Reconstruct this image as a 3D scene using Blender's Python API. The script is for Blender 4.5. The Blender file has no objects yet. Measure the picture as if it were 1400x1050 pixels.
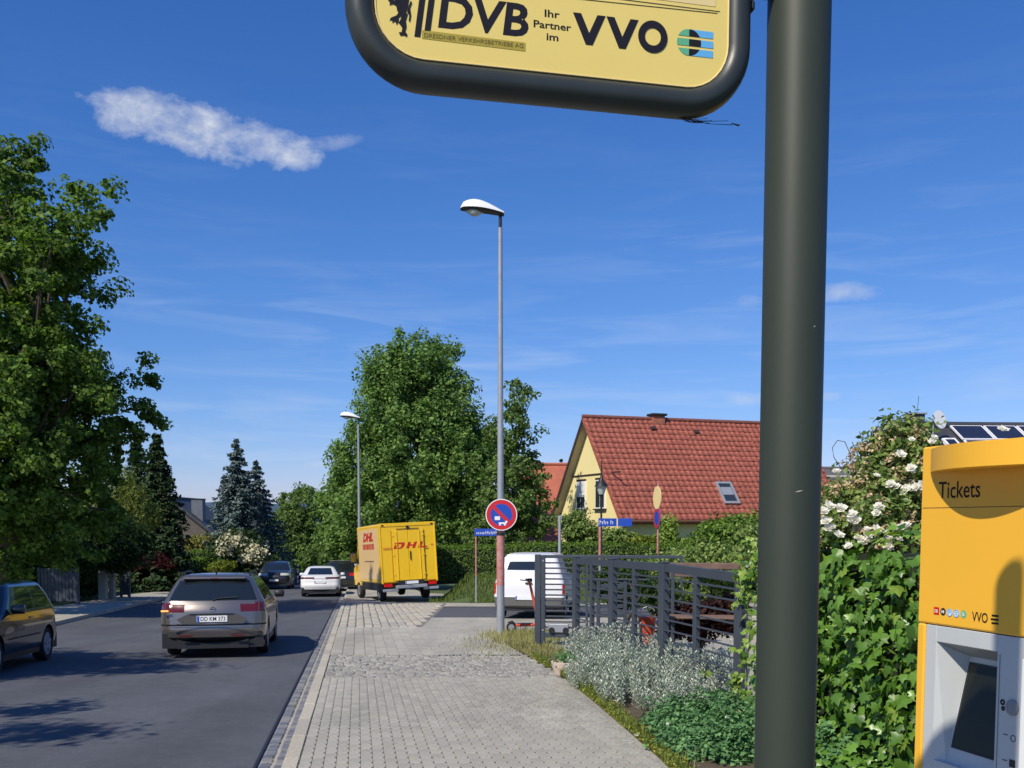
import bpy, math, random
import numpy as np
from math import sin, cos, pi, radians, atan, atan2, sqrt
from mathutils import Vector, Matrix, Euler
random.seed(7); RS = np.random.RandomState(11)
C = bpy.context.scene.collection
SC = bpy.context.scene

# ---------------------------------------------------------------- camera, sky, sun, exposure
EYE = 1.65
PITCH = atan(96/1350)
cd = bpy.data.cameras.new('camera'); cam = bpy.data.objects.new('camera', cd); C.objects.link(cam)
cam.location = (0, 0, EYE); cam.rotation_euler = (pi/2 - PITCH, 0, 0)
cd.sensor_width = 36; cd.lens = 36*1350/1400; cd.shift_y = 282/1400; cd.clip_end = 9000; cd.clip_start = 0.05
SC.camera = cam
SUN = Vector((-0.60, -0.82, 1.0)).normalized()
SUN_EL = math.asin(SUN.z); SUN_ROT = atan2(SUN.x, SUN.y) % (2*pi)
SC.view_settings.view_transform = 'Standard'; SC.view_settings.look = 'None'
SC.view_settings.exposure = 0.0; SC.view_settings.gamma = 1.0; SC.view_settings.use_curve_mapping = False
ld = bpy.data.lights.new('sun', 'SUN'); ld.energy = 4.8; ld.angle = radians(0.53); ld.color = (1.0, 0.91, 0.77)
lo = bpy.data.objects.new('sun', ld); C.objects.link(lo); lo.rotation_euler = SUN.to_track_quat('Z', 'Y').to_euler(); lo.location = (-6, -8, 12)

def build_world():
    w = bpy.data.worlds.new('World'); SC.world = w; w.use_nodes = True
    nt = w.node_tree; N = nt.nodes; L = nt.links; N.clear()
    out = N.new('ShaderNodeOutputWorld'); bg = N.new('ShaderNodeBackground'); bg.inputs[1].default_value = 0.095
    sky = N.new('ShaderNodeTexSky'); sky.sky_type = 'NISHITA'; sky.sun_disc = False
    sky.sun_elevation = SUN_EL; sky.sun_rotation = SUN_ROT; sky.altitude = 250; sky.air_density = 1.0; sky.dust_density = 0.25; sky.ozone_density = 4.0
    tc = N.new('ShaderNodeTexCoord')
    def math_(op, a, b=None, c=None, clamp=False):
        n = N.new('ShaderNodeMath'); n.operation = op; n.use_clamp = clamp
        for i, v in enumerate((a, b, c)):
            if v is None: continue
            if isinstance(v, (int, float)): n.inputs[i].default_value = v
            else: L.new(v, n.inputs[i])
        return n.outputs[0]
    sep = N.new('ShaderNodeSeparateXYZ'); L.new(tc.outputs['Generated'], sep.inputs[0])
    az = math_('ARCTAN2', sep.outputs[0], sep.outputs[1]); el = math_('ARCSINE', sep.outputs[2])
    comb = N.new('ShaderNodeCombineXYZ'); L.new(az, comb.inputs[0]); L.new(el, comb.inputs[1])
    def noise(scale, sx, sy, detail=8, rough=.6, dist=0, off=0.0):
        m = N.new('ShaderNodeMapping'); m.inputs['Scale'].default_value = (sx, sy, 1); m.inputs['Location'].default_value = (off, off*.7, off)
        L.new(comb.outputs[0], m.inputs[0]); n = N.new('ShaderNodeTexNoise'); n.inputs['Scale'].default_value = scale
        n.inputs['Detail'].default_value = detail; n.inputs['Roughness'].default_value = rough; n.inputs['Distortion'].default_value = dist
        L.new(m.outputs[0], n.inputs[0]); return n.outputs[0]
    n1 = noise(26, 1, 1.5, 10, .64, .3); n2 = noise(70, 1, 1.3, 6, .6, 0, 3.0)
    total = None
    # every cloud: azimuth, elevation, half width, half height, tilt, strength (all in radians on the sky)
    clouds = [(-.352, .358, .050, .022, -.05, 1.05), (-.300, .350, .066, .023, -.15, 1.1), (-.240, .344, .064, .017, -.12, 1.05), (-.172, .350, .026, .008, .2, .7),
              (.315, .212, .042, .010, -.05, .75), (.232, .208, .014, .006, 0, .5), (.235, .117, .030, .007, 0, .6), (.305, .117, .014, .005, 0, .7),
              (.455, .122, .055, .012, .05, .35), (-.190, .055, .018, .004, 0, .7), (-.205, .117, .02, .003, 0, .35),
              (.9, .30, .10, .03, .1, .9), (-1.2, .25, .13, .03, 0, .9), (2.2, .28, .12, .03, 0, .9), (-2.4, .33, .1, .03, .2, .9)]
    for (ca, ce, hw, hh, tl, st) in clouds:
        da = math_('SUBTRACT', az, ca); de = math_('SUBTRACT', el, ce)
        u = math_('ADD', math_('MULTIPLY', da, cos(tl)), math_('MULTIPLY', de, sin(tl)))
        v = math_('ADD', math_('MULTIPLY', da, -sin(tl)), math_('MULTIPLY', de, cos(tl)))
        r2 = math_('ADD', math_('POWER', math_('ABSOLUTE', math_('DIVIDE', u, hw)), 2), math_('POWER', math_('ABSOLUTE', math_('DIVIDE', v, hh)), 2))
        d = math_('SUBTRACT', 1.0, r2)
        d = math_('MAXIMUM', d, -2.0)
        d = math_('MULTIPLY', math_('ADD', math_('ADD', d, math_('MULTIPLY', math_('SUBTRACT', n1, .5), 3.0)), math_('MULTIPLY', math_('SUBTRACT', n2, .5), 1.2)), .62*st, clamp=True)
        d = math_('MULTIPLY', d, st)
        total = d if total is None else math_('MAXIMUM', total, d)
    # thin cirrus streaks low over the horizon
    s1 = noise(5, 1.1, 9, 8, .6, .6, 1.3); s2 = noise(2.2, 1, 2.5, 4, .5, .2, 5.0)
    ci = math_('MULTIPLY', math_('SUBTRACT', s1, .47), 3.2, clamp=True); ci = math_('MULTIPLY', ci, math_('MULTIPLY', math_('SUBTRACT', s2, .36), 3.0, clamp=True))
    fade = math_('MULTIPLY', math_('SUBTRACT', .42, el), 3.2, clamp=True)
    ci = math_('MULTIPLY', math_('MULTIPLY', ci, fade), .50)
    # the faint brightening of the clouds' sunlit bulges
    vn = noise(34, 1, 2.2, 5, .5, 0, 8.0)
    cc = N.new('ShaderNodeMixRGB'); cc.inputs[1].default_value = (5.6, 6.2, 7.6, 1); cc.inputs[2].default_value = (8.6, 8.9, 9.4, 1)
    L.new(math_('MULTIPLY', math_('SUBTRACT', vn, .30), 1.7, clamp=True), cc.inputs[0])
    sc_ = N.new('ShaderNodeSeparateColor'); cm_ = N.new('ShaderNodeCombineColor'); L.new(sky.outputs[0], sc_.inputs[0])
    for i, (a, g) in enumerate(SKY_GRADE):                       # one tone curve per channel: a deeper, more saturated blue
        L.new(math_('MULTIPLY', math_('POWER', math_('MULTIPLY', sc_.outputs[i], .095), g), a/.095), cm_.inputs[i])
    m0 = N.new('ShaderNodeMixRGB'); m0.inputs[2].default_value = (6.5, 7.5, 9.5, 1); L.new(cm_.outputs[0], m0.inputs[1]); L.new(ci, m0.inputs[0])
    m1 = N.new('ShaderNodeMixRGB'); L.new(m0.outputs[0], m1.inputs[1]); L.new(cc.outputs[0], m1.inputs[2]); L.new(math_('MULTIPLY', total, .9), m1.inputs[0])
    L.new(m1.outputs[0], bg.inputs[0]); L.new(bg.outputs[0], out.inputs[0])
SKY_GRADE = ((1.05, 1.37), (.90, 1.02), (1.21, .83))
build_world()

# ---------------------------------------------------------------- helpers
def ray(px, py):
    u = (px-700)/1350; v = (807-py)/1350
    return (u, cos(PITCH)+v*sin(PITCH), -sin(PITCH)+v*cos(PITCH))
def at(px, py, Y):                    # surveying helper: the place that lies Y metres ahead in this direction
    d = ray(px, py); return Vector((d[0]*Y/d[1], Y, d[2]*Y/d[1]+EYE))

MATS = {}
def mat(name, col, rough=.6, metal=0, spec=.5, nscale=0, namt=.2, bump=0, bscale=60, coat=0, transl=0, island=0, col2=None, emit=None, coord='Object', fleck=0):
    if name in MATS: return MATS[name]
    m = bpy.data.materials.new(name); m.use_nodes = True; nt = m.node_tree; N = nt.nodes; L = nt.links
    b = N['Principled BSDF']; out = N['Material Output']
    b.inputs['Roughness'].default_value = rough; b.inputs['Metallic'].default_value = metal
    b.inputs['Specular IOR Level'].default_value = spec; b.inputs['Coat Weight'].default_value = coat; b.inputs['Coat Roughness'].default_value = .04
    c4 = (*col, 1); src = None
    tc = N.new('ShaderNodeTexCoord')
    base = N.new('ShaderNodeRGB'); base.outputs[0].default_value = c4; src = base.outputs[0]
    def mix(a, bcol, f, mode='MIX'):
        x = N.new('ShaderNodeMixRGB'); x.blend_type = mode
        L.new(a, x.inputs[1])
        if isinstance(bcol, tuple): x.inputs[2].default_value = (*bcol, 1)
        else: L.new(bcol, x.inputs[2])
        if isinstance(f, float): x.inputs[0].default_value = f
        else: L.new(f, x.inputs[0])
        return x.outputs[0]
    if island:
        g = N.new('ShaderNodeNewGeometry'); r = N.new('ShaderNodeMapRange'); L.new(g.outputs['Random Per Island'], r.inputs[0])
        if col2: src = mix(src, col2, g.outputs['Random Per Island'])
        hv = N.new('ShaderNodeHueSaturation'); r.inputs[3].default_value = 1-island; r.inputs[4].default_value = 1+island
        L.new(src, hv.inputs['Color']); L.new(r.outputs[0], hv.inputs['Value']); src = hv.outputs[0]
    if nscale:
        n = N.new('ShaderNodeTexNoise'); n.inputs['Scale'].default_value = nscale; n.inputs['Detail'].default_value = 6; n.inputs['Roughness'].default_value = .65
        L.new(tc.outputs[coord], n.inputs[0]); r = N.new('ShaderNodeMapRange'); r.inputs[1].default_value = .3; r.inputs[2].default_value = .7
        L.new(n.outputs[0], r.inputs[0])
        if col2 and not island: src = mix(src, col2, r.outputs[0])
        else:
            r.inputs[3].default_value = 1-namt; r.inputs[4].default_value = 1+namt
            hv = N.new('ShaderNodeHueSaturation'); L.new(src, hv.inputs['Color']); L.new(r.outputs[0], hv.inputs['Value']); src = hv.outputs[0]
    if fleck:
        n = N.new('ShaderNodeTexNoise'); n.inputs['Scale'].default_value = fleck; n.inputs['Detail'].default_value = 3
        L.new(tc.outputs[coord], n.inputs[0]); r = N.new('ShaderNodeMapRange'); r.inputs[1].default_value = .35; r.inputs[2].default_value = .65; r.inputs[3].default_value = .72; r.inputs[4].default_value = 1.28
        L.new(n.outputs[0], r.inputs[0]); hv = N.new('ShaderNodeHueSaturation'); L.new(src, hv.inputs['Color']); L.new(r.outputs[0], hv.inputs['Value']); src = hv.outputs[0]
    L.new(src, b.inputs['Base Color'])
    if bump:
        n = N.new('ShaderNodeTexNoise'); n.inputs['Scale'].default_value = bscale; n.inputs['Detail'].default_value = 5
        L.new(tc.outputs[coord], n.inputs[0]); bp = N.new('ShaderNodeBump'); bp.inputs['Strength'].default_value = bump; bp.inputs['Distance'].default_value = .02
        L.new(n.outputs[0], bp.inputs['Height']); L.new(bp.outputs[0], b.inputs['Normal'])
    if transl:
        t = N.new('ShaderNodeBsdfTranslucent'); hv = N.new('ShaderNodeHueSaturation'); hv.inputs['Saturation'].default_value = 1.15; hv.inputs['Value'].default_value = 1.5
        L.new(src, hv.inputs['Color']); L.new(hv.outputs[0], t.inputs[0]); ms = N.new('ShaderNodeMixShader'); ms.inputs[0].default_value = transl
        L.new(b.outputs[0], ms.inputs[1]); L.new(t.outputs[0], ms.inputs[2]); L.new(ms.outputs[0], out.inputs['Surface'])
    if emit: b.inputs['Emission Color'].default_value = (*emit[:3], 1); b.inputs['Emission Strength'].default_value = emit[3]
    MATS[name] = m; return m

def link(name, me, parent=None, m=None):
    o = bpy.data.objects.new(name, me); C.objects.link(o)
    if parent is not None: o.parent = parent
    if m is not None and len(me.materials) == 0: me.materials.append(m)
    return o
def tag(o, label=None, cat=None, group=None, kind=None):
    if label: o['label'] = label
    if cat: o['category'] = cat
    if group: o['group'] = group
    if kind: o['kind'] = kind
    return o
def thing(name, label, cat, loc=(0, 0, 0), rz=0, group=None, rx=0, ry=0):
    o = bpy.data.objects.new(name, None); C.objects.link(o); o.empty_display_size = .2
    o.location = loc; o.rotation_euler = (rx, ry, rz); return tag(o, label, cat, group)
def copy_tree(o, parent=None):
    c = o.copy(); C.objects.link(c)
    if parent is not None: c.parent = parent
    for ch in list(o.children): copy_tree(ch, c)
    return c

class MB:
    def __init__(s): s.v = []; s.f = []
    def add(s, vs, fs, M=None):
        o = len(s.v)
        if M is not None: vs = [tuple(M @ Vector(v)) for v in vs]
        s.v += [tuple(v) for v in vs]; s.f += [tuple(i+o for i in f) for f in fs]; return s
    def box(s, x0, x1, y0, y1, z0, z1, M=None):
        vs = [(x, y, z) for z in (z0, z1) for y in (y0, y1) for x in (x0, x1)]
        return s.add(vs, [(0, 2, 3, 1), (4, 5, 7, 6), (0, 1, 5, 4), (2, 6, 7, 3), (0, 4, 6, 2), (1, 3, 7, 5)], M)
    def bbox(s, x0, x1, y0, y1, z0, z1, b=.01, M=None):      # box with chamfered edges
        vs = []; b = min(b, (x1-x0)*.49, (y1-y0)*.49, (z1-z0)*.49)
        def ring(ix, iy, z): return [(x0+ix, y0+iy, z), (x1-ix, y0+iy, z), (x1-ix, y1-iy, z), (x0+ix, y1-iy, z)]
        def oct(z, k): return [(x0+b+k, y0+k, z), (x1-b-k, y0+k, z), (x1-k, y0+b+k, z), (x1-k, y1-b-k, z), (x1-b-k, y1-k, z), (x0+b+k, y1-k, z), (x0+k, y1-b-k, z), (x0+k, y0+b+k, z)]
        vs = oct(z0, b*.6)+oct(z0+b, 0)+oct(z1-b, 0)+oct(z1, b*.6); fs = [tuple(range(7, -1, -1)), tuple(range(24, 32))]
        for k in range(3):
            for i in range(8): fs.append((k*8+i, k*8+(i+1) % 8, k*8+8+(i+1) % 8, k*8+8+i))
        return s.add(vs, fs, M)
    def tube(s, pts, r, n=8, cap=True):
        P = [Vector(p) for p in pts]; R = r if isinstance(r, (list, tuple)) else [r]*len(P); vs = []; fs = []
        up = Vector((0, 0, 1))
        for i, p in enumerate(P):
            t = (P[min(i+1, len(P)-1)]-P[max(i-1, 0)]).normalized()
            a = t.cross(up)
            if a.length < 1e-3: a = t.cross(Vector((1, 0, 0)))
            a.normalize(); b = a.cross(t)
            vs += [tuple(p+(a*cos(2*pi*k/n)+b*sin(2*pi*k/n))*R[i]) for k in range(n)]
        for i in range(len(P)-1):
            for k in range(n): fs.append((i*n+k, i*n+(k+1) % n, (i+1)*n+(k+1) % n, (i+1)*n+k))
        if cap: fs += [tuple(range(n-1, -1, -1)), tuple((len(P)-1)*n+k for k in range(n))]
        return s.add(vs, [f[::-1] for f in fs])
    def prism(s, poly, d0, d1, M=None):                      # polygon in xz, extruded along y d0..d1
        n = len(poly); vs = [(x, d0, z) for x, z in poly]+[(x, d1, z) for x, z in poly]
        fs = [tuple(range(n)), tuple(range(2*n-1, n-1, -1))]+[(i, n+i, n+(i+1) % n, (i+1) % n) for i in range(n)]
        return s.add(vs, fs, M)
    def lathe(s, prof, n=16, M=None):                        # profile (r, z)
        vs = []; fs = []
        for r, z in prof: vs += [(r*cos(2*pi*k/n), r*sin(2*pi*k/n), z) for k in range(n)]
        for i in range(len(prof)-1):
            for k in range(n): fs.append((i*n+k, i*n+(k+1) % n, (i+1)*n+(k+1) % n, (i+1)*n+k))
        fs += [tuple(range(n-1, -1, -1)), tuple((len(prof)-1)*n+k for k in range(n))]
        return s.add(vs, fs, M)
    def grid(s, rows):                                       # rows of equal length
        n = len(rows[0]); vs = [p for r in rows for p in r]; fs = []
        for i in range(len(rows)-1):
            for k in range(n-1): fs.append((i*n+k, i*n+k+1, (i+1)*n+k+1, (i+1)*n+k))
        return s.add(vs, fs)
    def mesh(s, name, m=None, smooth=None):
        me = bpy.data.meshes.new(name); me.from_pydata(s.v, [], s.f)
        if m: me.materials.append(m)
        if smooth is not None:
            me.polygons.foreach_set('use_smooth', [True]*len(me.polygons)); me.set_sharp_from_angle(angle=radians(smooth))
        me.update(); return me
    def build(s, name, m, parent=None, smooth=None): return link(name, s.mesh(name, m, smooth), parent)

def np_mesh(name, V, F, m=None, smooth=False):               # V (n,3), F (k,c) equal polygons
    me = bpy.data.meshes.new(name); k, c = F.shape
    me.vertices.add(len(V)); me.vertices.foreach_set('co', V.astype(np.float32).ravel())
    me.loops.add(k*c); me.loops.foreach_set('vertex_index', F.astype(np.int32).ravel())
    me.polygons.add(k); me.polygons.foreach_set('loop_start', np.arange(0, k*c, c, dtype=np.int32))
    if smooth: me.polygons.foreach_set('use_smooth', np.ones(k, dtype=bool))
    me.update(calc_edges=True)
    if m: me.materials.append(m)
    return me

def text_mb(body, x0, z0, w, h, y=0, bold=0, shear=0, depth=.001):   # lettering fitted to a box in the xz plane
    cu = bpy.data.curves.new('lettering', 'FONT'); cu.body = body; cu.size = 1; cu.offset = bold; cu.shear = shear; cu.resolution_u = 3
    o = bpy.data.objects.new('lettering', cu); C.objects.link(o)
    bpy.context.view_layer.update(); dg = bpy.context.evaluated_depsgraph_get()
    me = bpy.data.meshes.new_from_object(o.evaluated_get(dg)); bpy.data.objects.remove(o)
    V = [v.co.copy() for v in me.vertices]; F = [tuple(p.vertices) for p in me.polygons]; bpy.data.meshes.remove(me)
    X = [v.x for v in V]; Y = [v.y for v in V]; a, b, c, d = min(X), max(X), min(Y), max(Y)
    mb = MB(); vs = [(x0+(v.x-a)/(b-a)*w, y, z0+(v.y-c)/(d-c)*h) for v in V]
    mb.add(vs, F); return mb

# leaf clouds -----------------------------------------------------
def unit(a): return a/np.maximum(np.linalg.norm(a, axis=1, keepdims=True), 1e-6)
def leaves_arrays(P, Nn, size, aspect=.6, fold=.25, droop=0):
    n = len(P); Nn = unit(Nn); t = unit(np.cross(Nn, RS.normal(size=(n, 3))));
    if droop: t = unit(t+np.array([0, 0, -droop])); 
    b = unit(np.cross(Nn, t)); size = np.broadcast_to(size, (n,))[:, None]
    base = P-t*size*.5; tip = P+t*size*.5-Nn*size*fold*.5; l = P+b*size*aspect*.5+Nn*size*fold*.35-t*size*.05; r = P-b*size*aspect*.5+Nn*size*fold*.35-t*size*.05
    V = np.stack([base, r, tip, l], 1).reshape(-1, 3); F = (np.arange(n)[:, None]*4+np.array([0, 1, 2, 3])[None, :])
    return V, F
def leaf_obj(name, P, Nn, size, m, parent=None, aspect=.6, fold=.25, droop=0):
    V, F = leaves_arrays(P, Nn, size, aspect, fold, droop)
    V0 = V[F]; T = np.concatenate([F[:, [0, 1, 2]], F[:, [0, 2, 3]]])
    return link(name, np_mesh(name, V, T, m), parent)
def blob_points(blobs, n, rmin=.55):
    B = np.array(blobs, float); area = (B[:, 3]*B[:, 4]+B[:, 4]*B[:, 5]+B[:, 3]*B[:, 5]); idx = RS.choice(len(B), n, p=area/area.sum())
    d = unit(RS.normal(size=(n, 3))); r = (rmin+(1.05-rmin)*RS.rand(n)**.6)[:, None]
    return B[idx, :3]+d*r*B[idx, 3:6], d, idx
def crown_points(blobs, nc, per, cr, rmin=.55, outw=.6, up=.35, zs=.75, wild=0):
    cc, d, _ = blob_points(blobs, nc, rmin); rad = cr*(.6+.8*RS.rand(nc))
    ci = np.repeat(np.arange(nc), per); off = RS.normal(size=(nc*per, 3)); off = unit(off)*(RS.rand(nc*per)[:, None]**.45)
    off[:, 2] *= zs
    if wild: cc = cc+d*(RS.rand(nc)[:, None]**6)*wild+np.array([0, 0, 1])*(RS.rand(nc)[:, None]**5)*wild*.8*(d[:, 2:3] > .1)
    P = cc[ci]+off*rad[ci][:, None]; Nn = off*outw+d[ci]*.35+RS.normal(size=P.shape)*.45+np.array([0, 0, up])
    return P, Nn, cc
def tree(name, label, cat, base, trunk_h, trunk_r, blobs, nc, per, cr, leaf, m, group=None, bark=None, limbs=14, aspect=.65, rmin=.5, lname='crown', **kw):
    base = Vector(base); t = thing(name, label, cat, base, group=group)
    P, Nn, cc = crown_points(blobs, nc, per, cr, rmin, **kw)
    b = np.array(base); P = P-b; cc = cc-b
    size = leaf*(.6+.8*RS.rand(len(P)))
    leaf_obj(lname, P, Nn, size, m, t, aspect)
    bk = bark or M_bark; mb = MB(); B = np.array(blobs); top = Vector(B[:, :3].mean(0)-b)
    hub = Vector((top.x*.4, top.y*.4, trunk_h)); zmax = (B[:, 2]+B[:, 5]).max()-b[2]
    mb.tube([(0, 0, -.2), (hub.x*.3, hub.y*.3, trunk_h*.5), hub, (top.x, top.y, trunk_h+(zmax-trunk_h)*.5), (top.x, top.y, trunk_h+(zmax-trunk_h)*.85)], [trunk_r*1.25, trunk_r, trunk_r*.8, trunk_r*.45, trunk_r*.12], 9)
    mb.build('trunk', bk, t, 60)
    if limbs:
        lm = MB(); sel = RS.choice(len(cc), min(limbs, len(cc)), replace=False)
        for i in sel:
            e = Vector(cc[i]); f = min(.85, max(.05, (e.z-trunk_h)/(zmax-trunk_h+.01)-.25)); s0 = hub.lerp(Vector((top.x, top.y, trunk_h+(zmax-trunk_h)*.8)), f)
            mid = s0.lerp(e, .5)+Vector((random.uniform(-.2, .2), random.uniform(-.2, .2), .15))
            lm.tube([s0, mid, e], [trunk_r*.32, trunk_r*.2, trunk_r*.06], 5)
        tag(lm.build('limbs', bk, t, 60), kind='stuff')
    return t
def conifer(name, label, base, H, R, m, levels=26, nb=11, seed=3, group=None, sprig=.3, droop=.25, top=.04, per=26, z0=.05):
    base = Vector(base); t = thing(name, label, 'conifer', base, group=group); P = []; Nn = []; br = MB()
    for k in range(levels):
        f = k/(levels-1); z = H*(z0+(1-z0)*f); r = R*((1-f)**.85)+R*top
        for j in range(nb if f < .75 else 7):
            a = 2*pi*j/nb+k*2.4+random.uniform(-.25, .25); rr = r*random.uniform(.68, 1.12)
            e = Vector((cos(a)*rr, sin(a)*rr, z-droop*rr+.28*rr*rr/max(R, .1)*.4)); s0 = Vector((0, 0, z))
            if k % 2 == 0: br.tube([s0, s0.lerp(e, .5)+Vector((0, 0, .05)), e], [.03, .02, .008], 4, False)
            n = int(per*(.45+.75*rr/R)); u = RS.rand(n)**.6; w = (1.15-u)*.24*rr+.09
            side = Vector((-sin(a), cos(a), 0)); sd = RS.uniform(-1, 1, n)*w
            pts = np.array(s0)[None]*(1-u[:, None])+np.array(e)[None]*u[:, None]+np.array(side)[None]*sd[:, None]+np.array([0, 0, 1])*(RS.uniform(-.12, .06, n)[:, None]-.25*np.abs(sd)[:, None])
            P.append(pts); Nn.append(np.array([cos(a)*.45, sin(a)*.45, .8])[None]+RS.normal(size=(n, 3))*.4)
    P = np.concatenate(P); Nn = np.concatenate(Nn)
    leaf_obj('crown', P, Nn, sprig*(.6+.8*RS.rand(len(P))), m, t, .42, .3, .15)
    MB().tube([(0, 0, -.3), (0, 0, H*.6), (0, 0, H*.99)], [H*.018, H*.01, .01], 8).build('trunk', M_bark, t, 60)
    tag(br.build('limbs', M_bark, t), kind='stuff')
    return t
def hedge(name, label, pts, width, z_top, m, leaf=.09, dens=260, core=None, rough=.06, group=None, cat='hedge', roundtop=.0, zb=None):
    # pts: ground points along its centre line; z_top: height above each point
    t = thing(name, label, cat, pts[0], group=group); o = Vector(pts[0]); mb = MB(); Ps = []; Ns = []
    for i in range(len(pts)-1):
        a = Vector(pts[i])-o; b = Vector(pts[i+1])-o; d = (b-a); L_ = Vector((d.x, d.y, 0)).length; u = d/L_; s = Vector((-u.y, u.x, 0)).normalized()
        w = width/2; inn = .07
        vs = []
        for q, hh in ((a, z_top), (b, z_top)):
            for sx, zz in ((-w+inn, -.1), (w-inn, -.1), (w-inn, hh-inn), (-w+inn, hh-inn)): vs.append(tuple(q+s*sx+Vector((0, 0, zz))))
        mb.add(vs, [(0, 1, 2, 3), (7, 6, 5, 4), (0, 4, 5, 1), (1, 5, 6, 2), (2, 6, 7, 3), (3, 7, 4, 0)])
        for side, area in (('f', L_*z_top), ('b', L_*z_top), ('t', L_*width), ('e', width*z_top), ('s', width*z_top)):
            n = int(area*dens); r1 = RS.rand(n); r2 = RS.rand(n); j = RS.normal(size=n)*rough+np.sin(r1*L_*1.7+i)*.03
            if side in 'fb':
                sg = 1 if side == 'f' else -1; p = np.outer(r1, np.array(u*L_))+np.outer(sg*(w+j), np.array(s))+np.outer(r2*z_top, [0, 0, 1]); nn = np.array(s)*sg
            elif side == 't': p = np.outer(r1, np.array(u*L_))+np.outer((r2-.5)*width, np.array(s))+np.outer(z_top+j, [0, 0, 1]); nn = np.array([0, 0, 1.])
            else:
                ee = 0 if side == 'e' else L_; p = np.outer(np.full(n, 0)+ee+j*(1 if ee else -1), np.array(u))+np.outer((r1-.5)*width, np.array(s))+np.outer(r2*z_top, [0, 0, 1]); nn = np.array(u)*(1 if ee else -1)
            Ps.append(p+np.array(a)); Ns.append(nn[None]+RS.normal(size=(n, 3))*.55+np.array([0, 0, .2]))
    P = np.concatenate(Ps); Nn = np.concatenate(Ns)
    mb.build('branches', core or M_core, t); leaf_obj('foliage', P, Nn, leaf*(.6+.8*RS.rand(len(P))), m, t)  # solid dark box fills the hedge; its colour stands for the inner shade
    return t

# ---------------------------------------------------------------- materials
M_bark = mat('bark', (.09, .07, .05), .9, nscale=12, bump=.6, bscale=20)
M_core = mat('shaded_hedge_core', (.018, .028, .012), .95, nscale=4)
M_asphalt = mat('asphalt', (.088, .094, .107), .88, nscale=.7, namt=.12, bump=.35, bscale=160, fleck=120, coord='Object')
M_asphalt2 = mat('side_asphalt', (.085, .09, .105), .88, nscale=1.2, namt=.12, bump=.3, bscale=120, fleck=90)
M_conc = mat('concrete', (.39, .372, .312), .9, nscale=1.3, namt=.12, bump=.2, bscale=90, fleck=40)
M_joint = mat('joint_sand', (.19, .18, .16), .95, nscale=9, namt=.25)
M_mortar = mat('mortar', (.36, .34, .30), .95, nscale=7, namt=.2)
M_paver = [mat('paver_%d' % i, c, .9, nscale=22, namt=.14, bump=.25, bscale=140) for i, c in enumerate([(.42, .402, .335), (.40, .383, .32), (.44, .42, .35), (.385, .367, .308)])]
M_granite = [mat('granite_%d' % i, c, .85, nscale=26, namt=.2, bump=.4, bscale=70) for i, c in enumerate([(.45, .41, .32), (.49, .445, .35), (.40, .37, .30)])]
M_slate = [mat('slate_sett_%d' % i, c, .62, nscale=20, namt=.25, bump=.4, bscale=60) for i, c in enumerate([(.16, .17, .195), (.20, .205, .225), (.135, .145, .17), (.25, .245, .235)])]
M_cob = [mat('cobble_%d' % i, c, .85, nscale=20, namt=.2, bump=.4, bscale=60) for i, c in enumerate([(.36, .345, .30), (.31, .30, .265), (.41, .39, .34), (.27, .26, .235)])]
M_soil = mat('soil', (.10, .075, .05), .95, nscale=5, namt=.3, bump=.8, bscale=30)
M_lawn = mat('lawn_ground', (.07, .105, .03), .95, nscale=1.5, namt=.3, bump=.6, bscale=40)
M_valley = mat('valley', (.07, .10, .05), .95, nscale=.02, namt=.3)
M_hill = mat('hazy_hill_forest', (.045, .085, .125), .95, nscale=.004, namt=.15)  # bluish distance haze is mixed into the forest colour
def leafm(n, c, c2=None, tr=.40, isl=.5, rough=.55, spec=.18): return mat(n, c, rough, spec=spec, transl=tr, island=isl, col2=c2)
L_maple = leafm('leaf_maple', (0.078, 0.151, 0.028), (0.129, 0.206, 0.040))
L_big = leafm('leaf_plane', (0.111, 0.202, 0.052), (0.182, 0.286, 0.078))
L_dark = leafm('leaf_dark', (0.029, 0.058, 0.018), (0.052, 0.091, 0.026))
L_spruce = leafm('needle_blue', (0.075, 0.119, 0.106), (0.150, 0.206, 0.194), .08, .3, .65)
L_fir = leafm('needle_dark', (0.024, 0.051, 0.021), (0.053, 0.090, 0.033), .08, .3, .65)
L_round = leafm('leaf_round', (0.106, 0.175, 0.048), (0.150, 0.231, 0.062))
L_yel = leafm('leaf_yellowgreen', (.15, .20, .025), (.20, .24, .04))
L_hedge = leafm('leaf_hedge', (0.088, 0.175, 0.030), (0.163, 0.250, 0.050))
L_will = leafm('leaf_willow', (0.156, 0.208, 0.046), (0.208, 0.247, 0.065))
L_reddk = leafm('leaf_dark_red', (.045, .020, .018), (.075, .03, .025))
L_red = leafm('leaf_red', (0.056, 0.014, 0.018), (0.088, 0.024, 0.024))
L_cream = leafm('flower_cream', (0.527, 0.510, 0.306), (0.595, 0.578, 0.425), .2, .2)
L_white = leafm('petal_white', (.78, .77, .70), (.82, .80, .72), .3, .08)
L_ivy = leafm('leaf_ivy', (0.064, 0.157, 0.021), (0.128, 0.250, 0.034), .2, .3, .36, .5)
L_ivyn = leafm('leaf_ivy_new', (0.167, 0.273, 0.031), (0.220, 0.326, 0.053), .3, .2, .4, .45)
L_rose = leafm('leaf_rose', (0.110, 0.194, 0.048), (0.236, 0.304, 0.085), .3, .35, .35)
L_dry = leafm('leaf_dry', (.52, .38, .22), (.62, .50, .32), .3, .25)
L_silver = leafm('leaf_silver', (.33, .39, .31), (.50, .55, .45), .15, .3, .8, .1)
L_ger = leafm('leaf_geranium', (0.088, 0.206, 0.075), (0.150, 0.288, 0.112), .25, .3, .5)
L_weed = leafm('leaf_weed', (0.228, 0.264, 0.042), (0.312, 0.312, 0.072), .3, .35)
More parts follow.
